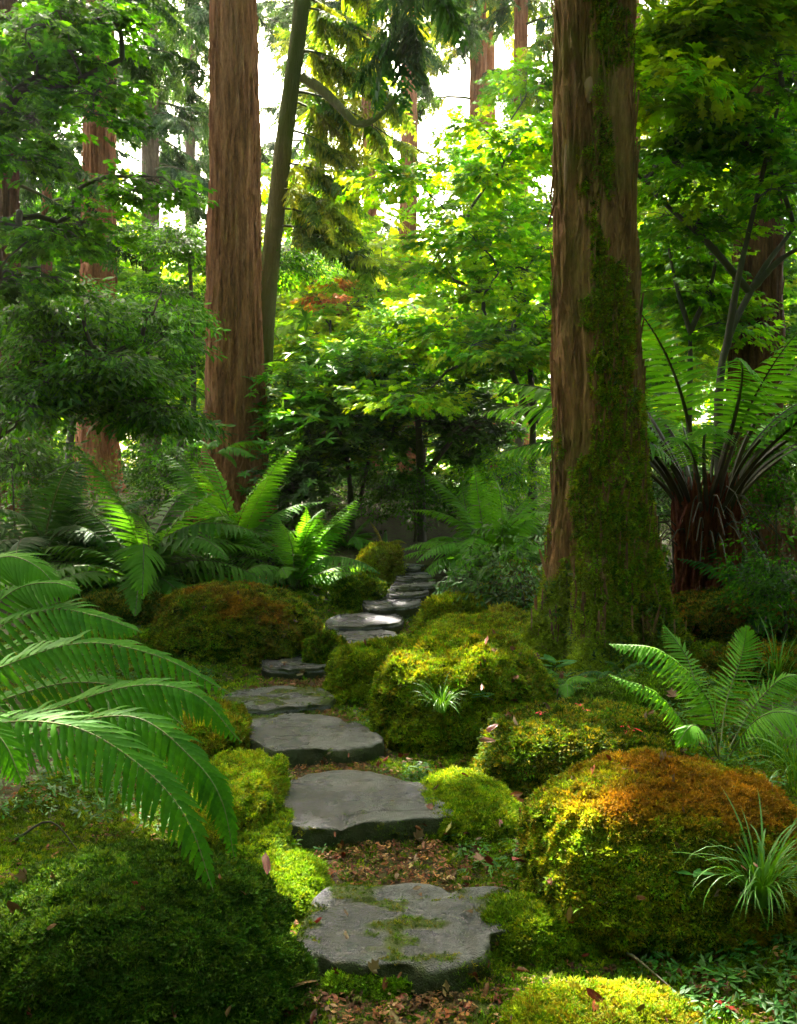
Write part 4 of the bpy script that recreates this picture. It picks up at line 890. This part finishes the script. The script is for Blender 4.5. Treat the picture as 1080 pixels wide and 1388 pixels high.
for i, (px, py, rx, ry, d, rd, n, cols, pr, lab) in enumerate([
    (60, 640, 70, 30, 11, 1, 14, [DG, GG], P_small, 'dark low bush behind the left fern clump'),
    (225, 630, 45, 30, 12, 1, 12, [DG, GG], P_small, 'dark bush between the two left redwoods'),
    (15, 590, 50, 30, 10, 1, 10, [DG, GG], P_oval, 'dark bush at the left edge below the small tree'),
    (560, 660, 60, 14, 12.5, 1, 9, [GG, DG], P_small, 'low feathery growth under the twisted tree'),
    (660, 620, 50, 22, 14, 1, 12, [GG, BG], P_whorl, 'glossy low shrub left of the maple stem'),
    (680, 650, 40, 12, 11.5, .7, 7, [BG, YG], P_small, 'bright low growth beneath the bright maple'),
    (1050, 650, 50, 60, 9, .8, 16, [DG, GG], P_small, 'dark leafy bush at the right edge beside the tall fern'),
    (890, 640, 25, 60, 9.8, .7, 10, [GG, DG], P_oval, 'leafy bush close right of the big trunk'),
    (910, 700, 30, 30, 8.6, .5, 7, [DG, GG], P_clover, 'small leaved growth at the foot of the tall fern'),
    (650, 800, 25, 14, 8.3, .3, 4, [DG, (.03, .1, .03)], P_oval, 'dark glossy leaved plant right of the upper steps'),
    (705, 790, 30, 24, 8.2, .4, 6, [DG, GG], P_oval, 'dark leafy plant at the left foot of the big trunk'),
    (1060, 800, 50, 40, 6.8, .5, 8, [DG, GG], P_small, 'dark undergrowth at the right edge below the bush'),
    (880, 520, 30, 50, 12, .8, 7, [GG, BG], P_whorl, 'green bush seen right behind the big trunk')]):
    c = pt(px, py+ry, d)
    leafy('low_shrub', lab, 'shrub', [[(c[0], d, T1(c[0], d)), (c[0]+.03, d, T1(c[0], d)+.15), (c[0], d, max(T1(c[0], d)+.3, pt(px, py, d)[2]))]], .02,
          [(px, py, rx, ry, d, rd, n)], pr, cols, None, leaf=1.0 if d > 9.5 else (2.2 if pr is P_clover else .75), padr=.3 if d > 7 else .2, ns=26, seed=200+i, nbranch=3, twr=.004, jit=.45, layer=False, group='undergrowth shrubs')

# ------------------------------------------------------------------ ferns
def pinna_mesh(mb, o, D, S, U, L, w_, k=4, droop=.3, fold=.25, serr=0):
    """lanceolate pinna with a midrib fold; D along, S across, U up"""
    t = np.linspace(0, 1, k+1); prof = np.array([.75, 1.0, .85, .55, 0.03]) if k == 4 else np.interp(t, [0, .12, .35, .6, .85, 1], [.6, 1, .95, .75, .4, .03])
    if serr: prof = prof*(1+serr*np.where(np.arange(k+1) % 2, 1, -1)*(t < .97))
    c = o+D*(t*L)[:, None]-U*(droop*L*t*t)[:, None]; s = S*(prof*w_)[:, None]; up = U*(prof*w_*fold)[:, None]
    V = np.concatenate([c+s+up, c, c-s+up]); n = k+1
    F = np.array([[i, i+1, n+i+1, n+i] for i in range(k)]+[[n+i, n+i+1, 2*n+i+1, 2*n+i] for i in range(k)]); mb.add(V, F)
def frond_mesh(name, th0, th1, W=.19, npin=28, mat='fern', seed=0, sway=.06, stalk=.12, k=4, rm='rachis', rr=.0065):
    r = np.random.default_rng(seed); m = npin+6; s = np.linspace(0, 1, m); th = R(th0)+(R(th1)-R(th0))*s**.85
    x = np.r_[0, np.cumsum(np.cos(th[:-1]))]/(m-1); z = np.r_[0, np.cumsum(np.sin(th[:-1]))]/(m-1); y = sway*np.sin(s*2.2)
    P = np.stack([x, y, z], -1); mb = MB(); Tn, _, _ = frames(P)
    for i in range(m):
        if s[i] < stalk: continue
        t = (s[i]-stalk)/(1-stalk); L = W*(np.sin(min(1, t*1.6+.28)*pi/2) if t < .45 else 1)*(1-np.clip((t-.35)/.65, 0, 1)**1.7)+.012
        Td = Tn[i]; Bd = np.cross((0, 0, 1.), Td); Bd /= np.linalg.norm(Bd)+1e-9; Ud = np.cross(Td, Bd)
        for sd in (-1, 1):
            a = 1.25-.5*t+r.normal(0, .06); dr_ = -.22+r.normal(0, .07)
            D = Td*cos(a)+Bd*sd*sin(a)+Ud*dr_; D /= np.linalg.norm(D); S_ = np.cross(Ud, D); S_ /= np.linalg.norm(S_)
            pinna_mesh(mb, P[i], D, S_, np.cross(D, S_), L*(1+r.normal(0, .05)), .5*.8/(m-1)*1.05, k, .3)
    V1 = np.concatenate(mb.V); Q1 = np.concatenate(mb.Q); V2, F2 = tube(P, np.linspace(rr, .002, m), 4)
    F = np.concatenate([Q1, F2+len(V1)]); return new_mesh(name, V1+0, F, None) if False else new_mesh(name, np.vstack([V1, V2]), F, None, False, [M[mat], M[rm]], np.r_[np.zeros(len(Q1)), np.ones(len(F2))])
FR = {}
for key, mat in (('g', 'fern'), ('d', 'fern_dark'), ('y', 'fern_yellow'), ('l', 'fern_lime')):
    FR[key] = [frond_mesh('frond', a, b, w_, 26, mat, s, sw) for a, b, w_, s, sw in ((80, -5, .17, 1, .05), (70, -30, .18, 2, -.08), (55, -40, .17, 3, .06), (42, -30, .16, 4, -.05), (85, 30, .17, 5, .03), (62, -60, .18, 6, .1))]
def fern(base, L, n, label, key='g', az0=0, span=2*pi, group='ferns', name='fern', yel=0, low=0, pick=None, tilt=0):
    e = empty(name, base, label, 'fern', group)
    for i in range(n):
        a = az0+span*(i+.5*rng.random())/n-span/2; kk = FR['y' if i < yel else 'l' if (key == 'g' and i % 3 == 1) else key]
        me = kk[(pick or [0, 1, 2, 3, 4, 5])[int(rng.integers(len(pick) if pick else 6))]]
        o = obj('frond', me, e, (rng.normal(0, .03), rng.normal(0, .03), .0)); s = L*(.72+.4*rng.random()); o.scale = (s, s*(1 if rng.random() < .5 else -1), s)
        o.rotation_euler = (rng.normal(0, .22), rng.normal(tilt, .12), a)
    return e
def fb(px, py, d=None):
    p = gp(px, py) if d is None else pt(px, py, d)
    if d is not None: p[2] = T1(p[0], p[1])
    return p
fern(fb(190, 800), 1.85, 34, 'large green fern clump left behind the round mossy boulder', az0=-pi/2)
fern(fb(60, 775), 1.8, 26, 'dark fern clump at the left edge behind the big clump', 'd', az0=-pi/2)
fern(fb(120, 740), 1.2, 16, 'darker fern between the left clumps', 'd')
fern(fb(400, 800), 1.2, 28, 'smaller green fern clump between the round boulder and the yellow one', yel=1)
fern(fb(318, 770), 1.5, 22, 'green fern behind the round mossy boulder', 'g')
fern(fb(520, 745), .4, 7, 'small fern with yellowing fronds by the far end of the path', 'g', yel=4)
fern(fb(665, 772), 1.5, 36, 'bright fern clump right of the upper path', 'l')
fern(fb(715, 735), 1.0, 14, 'fern partly hidden behind the big trunk', 'l')
fern(fb(590, 690), 1.0, 14, 'bluish green low fern under the twisted tree', 'd')
fern(fb(690, 690), .6, 10, 'small fern under the bright maple', 'g')
fern(fb(895, 700), 1.0, 10, 'light green fern just right of the big trunk', 'l')
fern(fb(1040, 850), 1.0, 18, 'dark feathery fern at the right edge', 'd')
fern(fb(925, 850), .35, 8, 'small fern in the brown moss right of the big trunk', 'd')
fern(fb(715, 850), .28, 8, 'small fern on the moss left of the big trunk', 'g')
fern(fb(600, 868), .2, 8, 'tiny bluish fern on the mossy stone beside the steps', 'd')
fern(fb(835, 905, 5.75), .3, 8, 'small fern hugging the foot of the big trunk', 'd', az0=-pi/2, span=3)
fern(pt(770, 935, 5.4), .34, 7, 'young drooping fern in front of the big trunk', 'g', az0=-pi/2, span=4, pick=[1, 2, 3, 5])
fern(pt(290, 615, 12.1), .75, 6, 'fern sprouting from the broad redwood trunk', 'g', az0=-pi/2+.5, span=2.6, pick=[2, 3, 1])
fern(fb(150, 905, 5.0), .5, 9, 'small dark fern under the long fronds at the left', 'd')
fern(fb(210, 840), .3, 6, 'short upright fern in front of the left fern clump', 'g', pick=[4, 0])
fern(fb(470, 745), .7, 12, 'fern above the small dark mossy stone', 'g', yel=1)
# tall fern on a red fibrous stump
def tall_fern():
    b = pt(955, 790, 7.7); b[2] = T1(b[0], b[1]); e = empty('tree_fern', b, 'tall fern with a shaggy red brown stump and long arching fronds', 'fern')
    H = 1.05; V, F = trunk_mesh([np.array([0, 0, -.1]), np.array([.02, 0, .55]), np.array([0, 0, H])], lambda h: .12+.09*np.clip(h, 0, 1)+.16*np.exp(-h/.22), 110, 110, .07, 10, None, 77)
    obj('stump', new_mesh('stump', V, F, M['fibre_red']), e); strips(V, F, 900, e, M['fibre_red'], b, (.2, .6), (.006, .026), (0, 1.1), name='fibre')
    me = [frond_mesh('frond', a, bb, w_, 34, 'fern_lime' if i < 3 else 'fern', 40+i, sw, .4, rm='stem_dark', rr=.012) for i, (a, bb, w_, sw) in enumerate(((82, -10, .17, .04), (72, -20, .17, -.06), (86, 15, .17, .05), (66, 0, .17, .05)))]
    for i in range(34):
        a = 2*pi*i/34+rng.normal(0, .1); o = obj('frond', me[i % 4], e, (cos(a)*.2, sin(a)*.2, H-.12)); s = 2.0*(.75+.4*rng.random()); o.scale = (s, s, s); o.rotation_euler = (rng.normal(0, .15), rng.normal(0, .12), a)
    mb = MB()
    for i in range(30):
        a = rng.random()*2*pi; q = .2; l = .4+.5*rng.random(); o_ = .35+.5*rng.random()
        P0 = np.array([cos(a)*.16, sin(a)*.16, H*.5+.5*rng.random()*H*.8]); P = curve([P0, P0+np.array([cos(a)*o_*.3, sin(a)*o_*.3, l*.3]), P0+np.array([cos(a)*o_*.8, sin(a)*o_*.8, l*.75*rng.random()-.3])], 6)
        mb.add(*tube(P, np.linspace(.009, .003, 6), 4))
    o = obj('dead_stalk', mb.mesh('dead_stalk', M['stem_dark']), e); o['kind'] = 'stuff'
tall_fern()

# near ferns: custom arching fronds with single pinnae
def pinna_obj(name, mat, seed, L=1.0, w_=.085):
    mb = MB(); r = np.random.default_rng(seed); k = 14
    pinna_mesh(mb, np.zeros(3), np.array([1., 0, 0]), np.array([0, 1., 0]), np.array([0, 0, 1.]), L, w_, k, .22+.06*r.normal(), .3, .13)
    V = np.concatenate(mb.V); V[:, 1] += .05*r.normal()*V[:, 0]**2; V[:, 2] += .015*np.sin(V[:, 0]*9+seed)
    return new_mesh(name, V, np.concatenate(mb.Q), M[mat], True)
PINR = [pinna_obj('pinna', 'fern_lime', i+20) for i in range(3)]
PIN = [pinna_obj('pinna', 'fern_near', i) for i in range(5)]
near_fronds = []
def near_frond(e, base, pts, W, npin, nrm, single=True, stalk=.1, aw=1.15, droop=-.3, mat='fern_near', pins=None):
    P = curve(pts, npin+3); L = np.linalg.norm(np.diff(P, axis=0), axis=1).sum(); Tn = np.gradient(P, axis=0); Tn /= np.linalg.norm(Tn, axis=1)[:, None]
    V, F = tube(P-base, np.linspace(.0042, .0012, len(P)), 6); fo = obj('frond', new_mesh('frond', V, F, M['rachis']), e); near_fronds.append(fo)
    mb = MB(); sp = L/(npin+2); nrm = np.array(nrm, float)
    for i in range(len(P)):
        t = i/(len(P)-1)
        if t < stalk: continue
        u = (t-stalk)/(1-stalk); l = W*(.72+.28*np.sin(min(1, u*2.2)*pi/2))*(1-np.clip((u-.3)/.7, 0, 1)**1.8)+.012
        Td = Tn[i]; U = nrm-Td*np.dot(nrm, Td); U /= np.linalg.norm(U); Bd = np.cross(U, Td)
        for sd in (-1, 1):
            a = aw-.45*u+rng.normal(0, .045); D = Td*cos(a)+Bd*sd*sin(a)+U*(droop+rng.normal(0, .08))+np.array([0, 0, -.12]); D /= np.linalg.norm(D)
            S_ = np.cross(U, D); S_ /= np.linalg.norm(S_); Uu = np.cross(D, S_); l_ = l*(1+rng.normal(0, .04)); wd = min(1.0, sp*.62/(.085*l_)) if l_ > .02 else 1
            wd = sp*.31/(.085*l_+1e-6); wd = min(wd, 3)
            if single:
                o = bpy.data.objects.new('pinna', (pins or PIN)[int(rng.integers(3))]); C.objects.link(o); o.parent = fo
                m4 = Matrix(((D[0]*l_, S_[0]*l_*wd, Uu[0]*l_, P[i][0]-base[0]), (D[1]*l_, S_[1]*l_*wd, Uu[1]*l_, P[i][1]-base[1]), (D[2]*l_, S_[2]*l_*wd, Uu[2]*l_, P[i][2]-base[2]), (0, 0, 0, 1)))
                o.matrix_basis = m4
            else: pinna_mesh(mb, P[i]-base, D, S_, Uu, l_, .085*l_*wd, 8, .22, .3, .1)
    if not single:
        o = obj('pinna_row', mb.mesh('pinna_row', M[mat]), fo); o['kind'] = 'stuff'
bl = pt(-150, 1060, 3.3); bl[2] = T1(bl[0], bl[1])
lf = empty('fern', bl, 'big sword fern whose long fronds arch in from the left edge', 'fern', 'ferns')
def PX(*a): return [pt(*q) for q in a]
nf = [ # pixel paths with distance, width, pinnae, single
 (PX((-110, 1040, 3.1), (-20, 985, 3.0), (90, 983, 2.85), (180, 1030, 2.7), (250, 1105, 2.6), (294, 1222, 2.5)), 0.172, 44, 1),
 (PX((-110, 1040, 3.2), (60, 990, 3.1), (180, 972, 2.98), (262, 1030, 2.9), (300, 1085, 2.85), (318, 1165, 2.8)), 0.136, 44, 1),
 (PX((-110, 1020, 3.3), (60, 965, 3.3), (180, 930, 3.25), (265, 942, 3.2), (325, 1005, 3.15)), 0.152, 39, 1),
 (PX((-120, 960, 3.5), (0, 905, 3.5), (110, 872, 3.5), (215, 890, 3.45), (312, 940, 3.4)), 0.160, 36, 1),
 (PX((-140, 950, 3.8), (-40, 870, 3.8), (60, 828, 3.8), (130, 835, 3.75), (190, 856, 3.7)), 0.192, 31, 1),
 (PX((-140, 900, 4.0), (-60, 800, 4.0), (0, 756, 4.0), (50, 768, 3.95), (88, 812, 3.9)), 0.176, 29, 0),
 (PX((-140, 930, 3.9), (-40, 850, 3.9), (20, 800, 3.9), (70, 790, 3.85), (108, 800, 3.8)), 0.160, 29, 0),
 (PX((-120, 1000, 3.6), (0, 950, 3.6), (100, 925, 3.6), (190, 940, 3.6), (250, 985, 3.55)), 0.160, 34, 0),
 (PX((-120, 1030, 3.3), (60, 1010, 3.4), (180, 990, 3.4), (250, 1010, 3.4), (312, 1075, 3.35)), 0.128, 36, 0),
 (PX((-120, 1000, 3.0), (-60, 960, 2.9), (0, 1000, 2.85), (30, 1060, 2.8)), 0.144, 26, 0),
 (PX((-140, 930, 4.1), (-20, 890, 4.2), (60, 870, 4.2), (140, 900, 4.2)), 0.176, 29, 0),
]
for P_, W_, n_, sg in nf: near_frond(lf, bl, P_, W_, n_, (.25, -.62, .8), bool(sg))
br = pt(965, 1035, 4.35); br[2] = T1(br[0], br[1])
rf_ = empty('fern', br, 'bright green fern with long arching fronds behind the rust coloured boulder', 'fern', 'ferns')
nr = [
 (PX((975, 1030, 4.35), (960, 950, 4.3), (900, 885, 4.2), (828, 873, 4.1)), 0.153, 40, 1),
 (PX((965, 1030, 4.3), (930, 985, 4.2), (890, 940, 4.1), (828, 915, 4.0)), 0.108, 35, 1),
 (PX((975, 1020, 4.4), (985, 950, 4.6), (1005, 890, 4.7), (1012, 850, 4.7)), 0.153, 37, 1),
 (PX((985, 1020, 4.4), (1020, 960, 4.5), (1060, 920, 4.5), (1100, 915, 4.5)), 0.144, 35, 0),
 (PX((975, 1020, 4.45), (950, 950, 4.7), (930, 890, 4.9), (900, 848, 5.0)), 0.135, 35, 0),
 (PX((985, 1030, 4.3), (1020, 980, 4.1), (1060, 965, 4.0), (1110, 985, 3.9)), 0.144, 35, 0),
 (PX((975, 1030, 4.3), (950, 990, 4.1), (935, 985, 4.0), (918, 1010, 3.95)), 0.090, 27, 0),
 (PX((985, 1030, 4.5), (1040, 1000, 4.7), (1080, 980, 4.8), (1110, 1000, 4.8)), 0.117, 29, 0),
]
for P_, W_, n_, sg in nr: near_frond(rf_, br, P_, W_, n_, (-.1, -.45, .9), bool(sg), .18, mat='fern_lime', pins=PINR)

# ------------------------------------------------------------------ grass tufts with single blades
def blade_mesh(seed, bend):
    k = 8; t = np.linspace(0, 1, k+1); th = R(82)-R(bend)*t**1.1; x = np.r_[0, np.cumsum(np.cos(th[:-1]))]/k; z = np.r_[0, np.cumsum(np.sin(th[:-1]))]/k
    w_ = .011*(1-t**2.2)+.0006; V = np.concatenate([np.stack([x, -w_, z+.3*w_], -1), np.stack([x, 0*w_, z], -1), np.stack([x, w_, z+.3*w_], -1)]); n = k+1
    return new_mesh('blade', V, np.array([[i, i+1, n+i+1, n+i] for i in range(k)]+[[n+i, n+i+1, 2*n+i+1, 2*n+i] for i in range(k)]), M['grass'])
BL = [blade_mesh(i, b) for i, b in enumerate((65, 105, 140, 172))]
def tuft(base, L, n, label, spread=.03, wide=1.0):
    e = empty('grass_tuft', base, label, 'grass tuft', 'grass tufts')
    for i in range(n):
        a = rng.random()*2*pi; o = obj('blade', BL[int(rng.integers(4))], e, (cos(a)*spread*rng.random(), sin(a)*spread*rng.random(), 0)); s = L*(.6+.55*rng.random()); o.scale = (s, s*wide, s); o.rotation_euler = (rng.normal(0, .15), rng.normal(0, .15), a)
g0 = pt(1030, 1225, 2.72); tuft(g0, .34, 120, 'long drooping grass tuft in front of the rust coloured boulder', .03, 1.0)
tuft(pt(598, 965, 4.85), .24, 80, 'grass tuft growing on the front of the bulging mossy boulder', .03)
tuft(pt(538, 905, 5.9), .15, 36, 'small grass tuft on the sloping mossy boulder', .02)
g1 = fb(1050, 1010, 4.3); tuft(g1, .42, 60, 'tall grass clump at the right edge below the bright fern', .08, .8)
g1 = fb(1085, 1080, 3.8); tuft(g1, .38, 50, 'grass clump at the right edge above the rust coloured boulder', .08, .8)
tuft(fb(770, 1040, 4.0)+[0, 0, .12], .1, 14, 'small pale grass sprout behind the rust coloured boulder', .01, 1.4)
tuft(fb(1055, 870, 5.6), .5, 50, 'dark tall grass clump at the right edge beside the feathery fern', .08, .8)
tuft(pt(700, 870, 6.4), .14, 20, 'little grass sprout on the moss left of the big trunk', .02)

# broad leaved seedlings
def seedling(base, n, L, label, col='broad'):
    e = empty('seedling', base, label, 'plant', 'seedlings in the moss')
    mb = MB(); per = leaf_fan(mb, np.zeros(3), (1, 0, .35), 1, OVAL, droop=.3); me = mb.mesh('leaf', M[col], True)
    for i in range(n):
        a = i*2.4+rng.random(); o = obj('leaf', me, e, (0, 0, L*.4*i/n)); s = L*(.7+.5*rng.random()); o.scale = (s, s*1.3, s); o.rotation_euler = (0, rng.normal(-.1, .2), a)
seedling(pt(752, 905, 5.5), 7, .13, 'seedling with broad pale leaves beside the young drooping fern')
seedling(pt(655, 945, 4.9), 6, .07, 'small round leaved seedling on the bulging mossy boulder')
seedling(pt(940, 1190, 2.75), 3, .07, 'single fresh green leaf sprout on the rust coloured boulder')
seedling(fb(1035, 1370), 5, .05, 'tiny seedling in the dark gap at the lower right')
seedling(fb(195, 815)+[0, 0, .1], 8, .16, 'broad leaved plant in front of the left fern clump')

# ------------------------------------------------------------------ fallen leaves
def leafmesh(shape, mat, curl, seed):
    mb = MB(); n0 = leaf_fan(mb, np.zeros(3), (1, 0, 0), 1, shape, droop=curl); V = mb.V[0]; r = np.random.default_rng(seed); V[:, 2] += .12*r.normal(0, 1, len(V))*abs(curl)+.02
    V[:, 2] -= V[:, 2].min(); return mb.mesh('fallen_leaf', M[mat], True)
LM = {m: [leafmesh(MAPLE, m, .35, 1), leafmesh(OVAL, m, .5, 2), leafmesh(OVAL, m, -.4, 3)] for m in ('lf_red', 'lf_orange', 'lf_tan', 'lf_brown', 'lf_yellow')}
dg = None
def surf_z(x, y):
    """topmost built surface of stones and boulders under a point"""
    ok, loc, nrm, idx, ob, _ = sc.ray_cast(dg, Vector((x, y, 3.0)), Vector((0, 0, -1))); return loc, nrm, ok
def fallen(px, py, mat, v, s, label, group=None, ob_=[0]):
    r = ray(px, py); ok, loc, nrm, idx, ob, _ = sc.ray_cast(dg, Vector((0, 0, EYE)), Vector(r).normalized())
    if not ok: return
    o = obj('fallen_leaf', LM[mat][v], None, loc+nrm*.006); tag(o, label, 'fallen leaf', group or 'fallen leaves on moss and path'); s *= .8; o.scale = (s, s*1.2, s)
    q = nrm.to_track_quat('Z', 'Y'); o.rotation_mode = 'QUATERNION'; o.rotation_quaternion = q @ mathutils.Euler((rng.normal(0, .25), rng.normal(0, .25), rng.random()*6.28)).to_quaternion()
bpy.context.view_layer.update(); dg = bpy.context.evaluated_depsgraph_get()
cname = {'lf_red': 'red', 'lf_orange': 'orange brown', 'lf_tan': 'pale tan', 'lf_brown': 'brown', 'lf_yellow': 'yellow'}
big_leaves = [(415, 1352, 'lf_brown', 0, .11, 'large curled brown maple leaf left of the moss cushion at the bottom'), (354, 1190, 'lf_red', 1, .09, 'pinkish red leaf on the moss beside the fern tip'), (338, 1203, 'lf_red', 1, .06, 'dark red leaf just left of the pinkish one'),
 (396, 1300, 'lf_tan', 1, .07, 'pale tan leaf at the left corner of the nearest flagstone'), (18, 1235, 'lf_orange', 1, .08, 'orange leaf at the left edge above the corner boulder'), (172, 1205, 'lf_red', 1, .07, 'reddish leaf on top of the lower left boulder'), (32, 1280, 'lf_orange', 1, .07, 'orange leaf on the left flank of the lower left boulder'),
 (528, 1022, 'lf_orange', 0, .12, 'orange maple leaf right of the third stone'), (536, 1033, 'lf_orange', 0, .09, 'orange leaf below the maple leaf beside the third stone'), (612, 1130, 'lf_yellow', 1, .07, 'small yellow leaf at the right corner of the second stone'), (620, 1120, 'lf_red', 1, .08, 'red leaf next to the yellow one'),
 (490, 970, 'lf_tan', 1, .11, 'pale leaf behind the third stone'), (666, 1012, 'lf_orange', 1, .1, 'brown orange leaf leaning on the mossy boulder'), (672, 992, 'lf_red', 1, .1, 'folded red leaf above the long moss cushion'), (703, 970, 'lf_red', 0, .1, 'pinkish crumpled leaf below the young fern'),
 (690, 1078, 'lf_orange', 0, .12, 'rust leaf at the left edge of the rust coloured boulder'), (672, 1168, 'lf_red', 1, .08, 'red leaf lying on bright moss left of the rust coloured boulder'), (712, 1185, 'lf_red', 1, .1, 'bright red leaf at the foot of the rust coloured boulder'), (680, 1290, 'lf_orange', 1, .05, 'orange sliver leaf on the moss cushion by the nearest flagstone'),
 (636, 1160, 'lf_tan', 1, .05, 'cream leaf fragment right of the path soil'), (595, 1375, 'lf_tan', 1, .08, 'pinkish tan leaf at the bottom edge'), (540, 1375, 'lf_tan', 1, .07, 'curled tan leaf at the bottom edge, left of the pinkish one'), (622, 1368, 'lf_red', 1, .07, 'dull red leaf at the bottom edge, right of the pinkish one'), (645, 1345, 'lf_orange', 1, .07, 'orange brown leaf below the bright moss cushion'),
 (420, 1330, 'lf_red', 1, .08, 'dark red leaf in front of the nearest flagstone'), (448, 955, 'lf_yellow', 1, .1, 'yellow leaf standing at the mossy end of the fourth stone'), (472, 962, 'lf_tan', 1, .06, 'small pale leaf behind the oval stone'), (800, 1340, 'lf_red', 1, .08, 'red leaf under the rust coloured boulder'),
 (970, 1375, 'lf_red', 1, .1, 'long red leaf at the bottom right'), (530, 1090, 'lf_brown', 1, .03, 'small brown fleck on the second stone'), (500, 870, 'lf_red', 0, .1, 'red leaf beside the silvery stone'), (420, 1170, 'lf_orange', 1, .05, 'orange leaf fragment on the moss left of the soil'),
 (455, 1165, 'lf_tan', 1, .03, 'tiny pale pebble like leaf on the path soil'), (462, 1155, 'lf_red', 1, .06, 'red leaf on the path soil')]
for b_ in big_leaves: fallen(*b_)
regions = [((430, 1130, 640, 1200), 'strewn over the soil between the two nearest stones', 22), ((390, 1310, 700, 1385), 'strewn at the bottom edge before the nearest flagstone', 22), ((400, 1020, 580, 1042), 'on the soil between the second and third stones', 14),
           ((560, 1040, 720, 1200), 'on the bright moss right of the second stone', 20), ((700, 940, 930, 1060), 'on the dark mossy boulder behind the rust coloured one', 22), ((640, 850, 760, 960), 'on the moss mound by the big trunk', 14), ((300, 900, 450, 935), 'on the ground by the fourth stone', 10),
           ((720, 1050, 1060, 1250), 'caught in the moss of the rust coloured boulder', 10), ((780, 1290, 1060, 1385), 'in the dark gap at the lower right', 14), ((20, 1180, 330, 1380), 'on the lower left boulder', 9), ((230, 800, 400, 870), 'on the round boulder left of the bend', 8), ((890, 800, 1070, 880), 'on the brown moss right of the big trunk', 9), ((430, 1205, 700, 1290), 'lying on the nearest flagstone', 6)]
for (x0, y0, x1, y1), where, n in regions:
    n = int(n*1.7)
    for i in range(n):
        m = random.choice(['lf_red', 'lf_orange', 'lf_brown', 'lf_tan', 'lf_orange', 'lf_brown']); px, py = random.uniform(x0, x1), random.uniform(y0, y1)
        dd = 1920/(py-HOR+1); fallen(px, py, m, random.choice([0, 1, 1, 2]), random.uniform(.018, .045)*(1+.12*dd), 'small %s leaf %s' % (cname[m], where), 'small %s leaves %s' % (cname[m], where))
# red petal heaps
def petals(px, py, s, label):
    r = ray(px, py); ok, loc, nrm, *_ = sc.ray_cast(dg, Vector((0, 0, EYE)), Vector(r).normalized()); mb = MB()
    for i in range(9):
        a = rng.random()*6.28; leaf_fan(mb, rng.normal(0, .25, 3)*s*np.array([1, 1, .4]), (cos(a), sin(a), rng.random()), s*.7, OVAL, droop=.4)
    o = obj('fallen_flower', mb.mesh('fallen_flower', M['petal_red'], True), None, loc+nrm*.02); tag(o, label, 'flower', 'fallen red flowers')
for a in ((853, 985, .07, 'bright red fallen flower on the dark mossy boulder'), (789, 960, .065, 'deep red fallen flower below the big trunk'), (330, 787, .12, 'red flower cluster between the left fern and the round boulder'), (372, 738, .07, 'orange red flower spot in the small fern clump'), (672, 632, .12, 'red spot of blossom under the bright maple'), (728, 968, .03, 'small crimson petals left of the deep red flower')): petals(*a)
# thin fallen sticks
for i, (a, b_, lab) in enumerate([((760, 1345), (860, 1388), 'thin dead stick at the bottom right'), ((20, 1150), (110, 1165), 'thin dead stick under the left fern'), ((60, 1200), (150, 1165), 'bent dead twig under the left fern'), ((850, 1310), (930, 1370), 'dark dead twig in the gap at the lower right')]):
    A, B_ = gp(*a)+[0, 0, .03], gp(*b_)+[0, 0, .02]; P = curve([A, (A+B_)/2+rng.normal(0, .03, 3)+[0, 0, .05], B_], 9)
    V, F = tube(P-A, np.linspace(.006, .002, 9), 6); o = obj('fallen_stick', new_mesh('fallen_stick', V, F, M['twig']), None, A); tag(o, lab, 'stick', 'fallen sticks')
print('INSTANCES', NINST, 'OBJECTS', len(sc.objects), 'TRIS', sum(len(o.data.polygons) for o in sc.objects if o.type == 'MESH'))
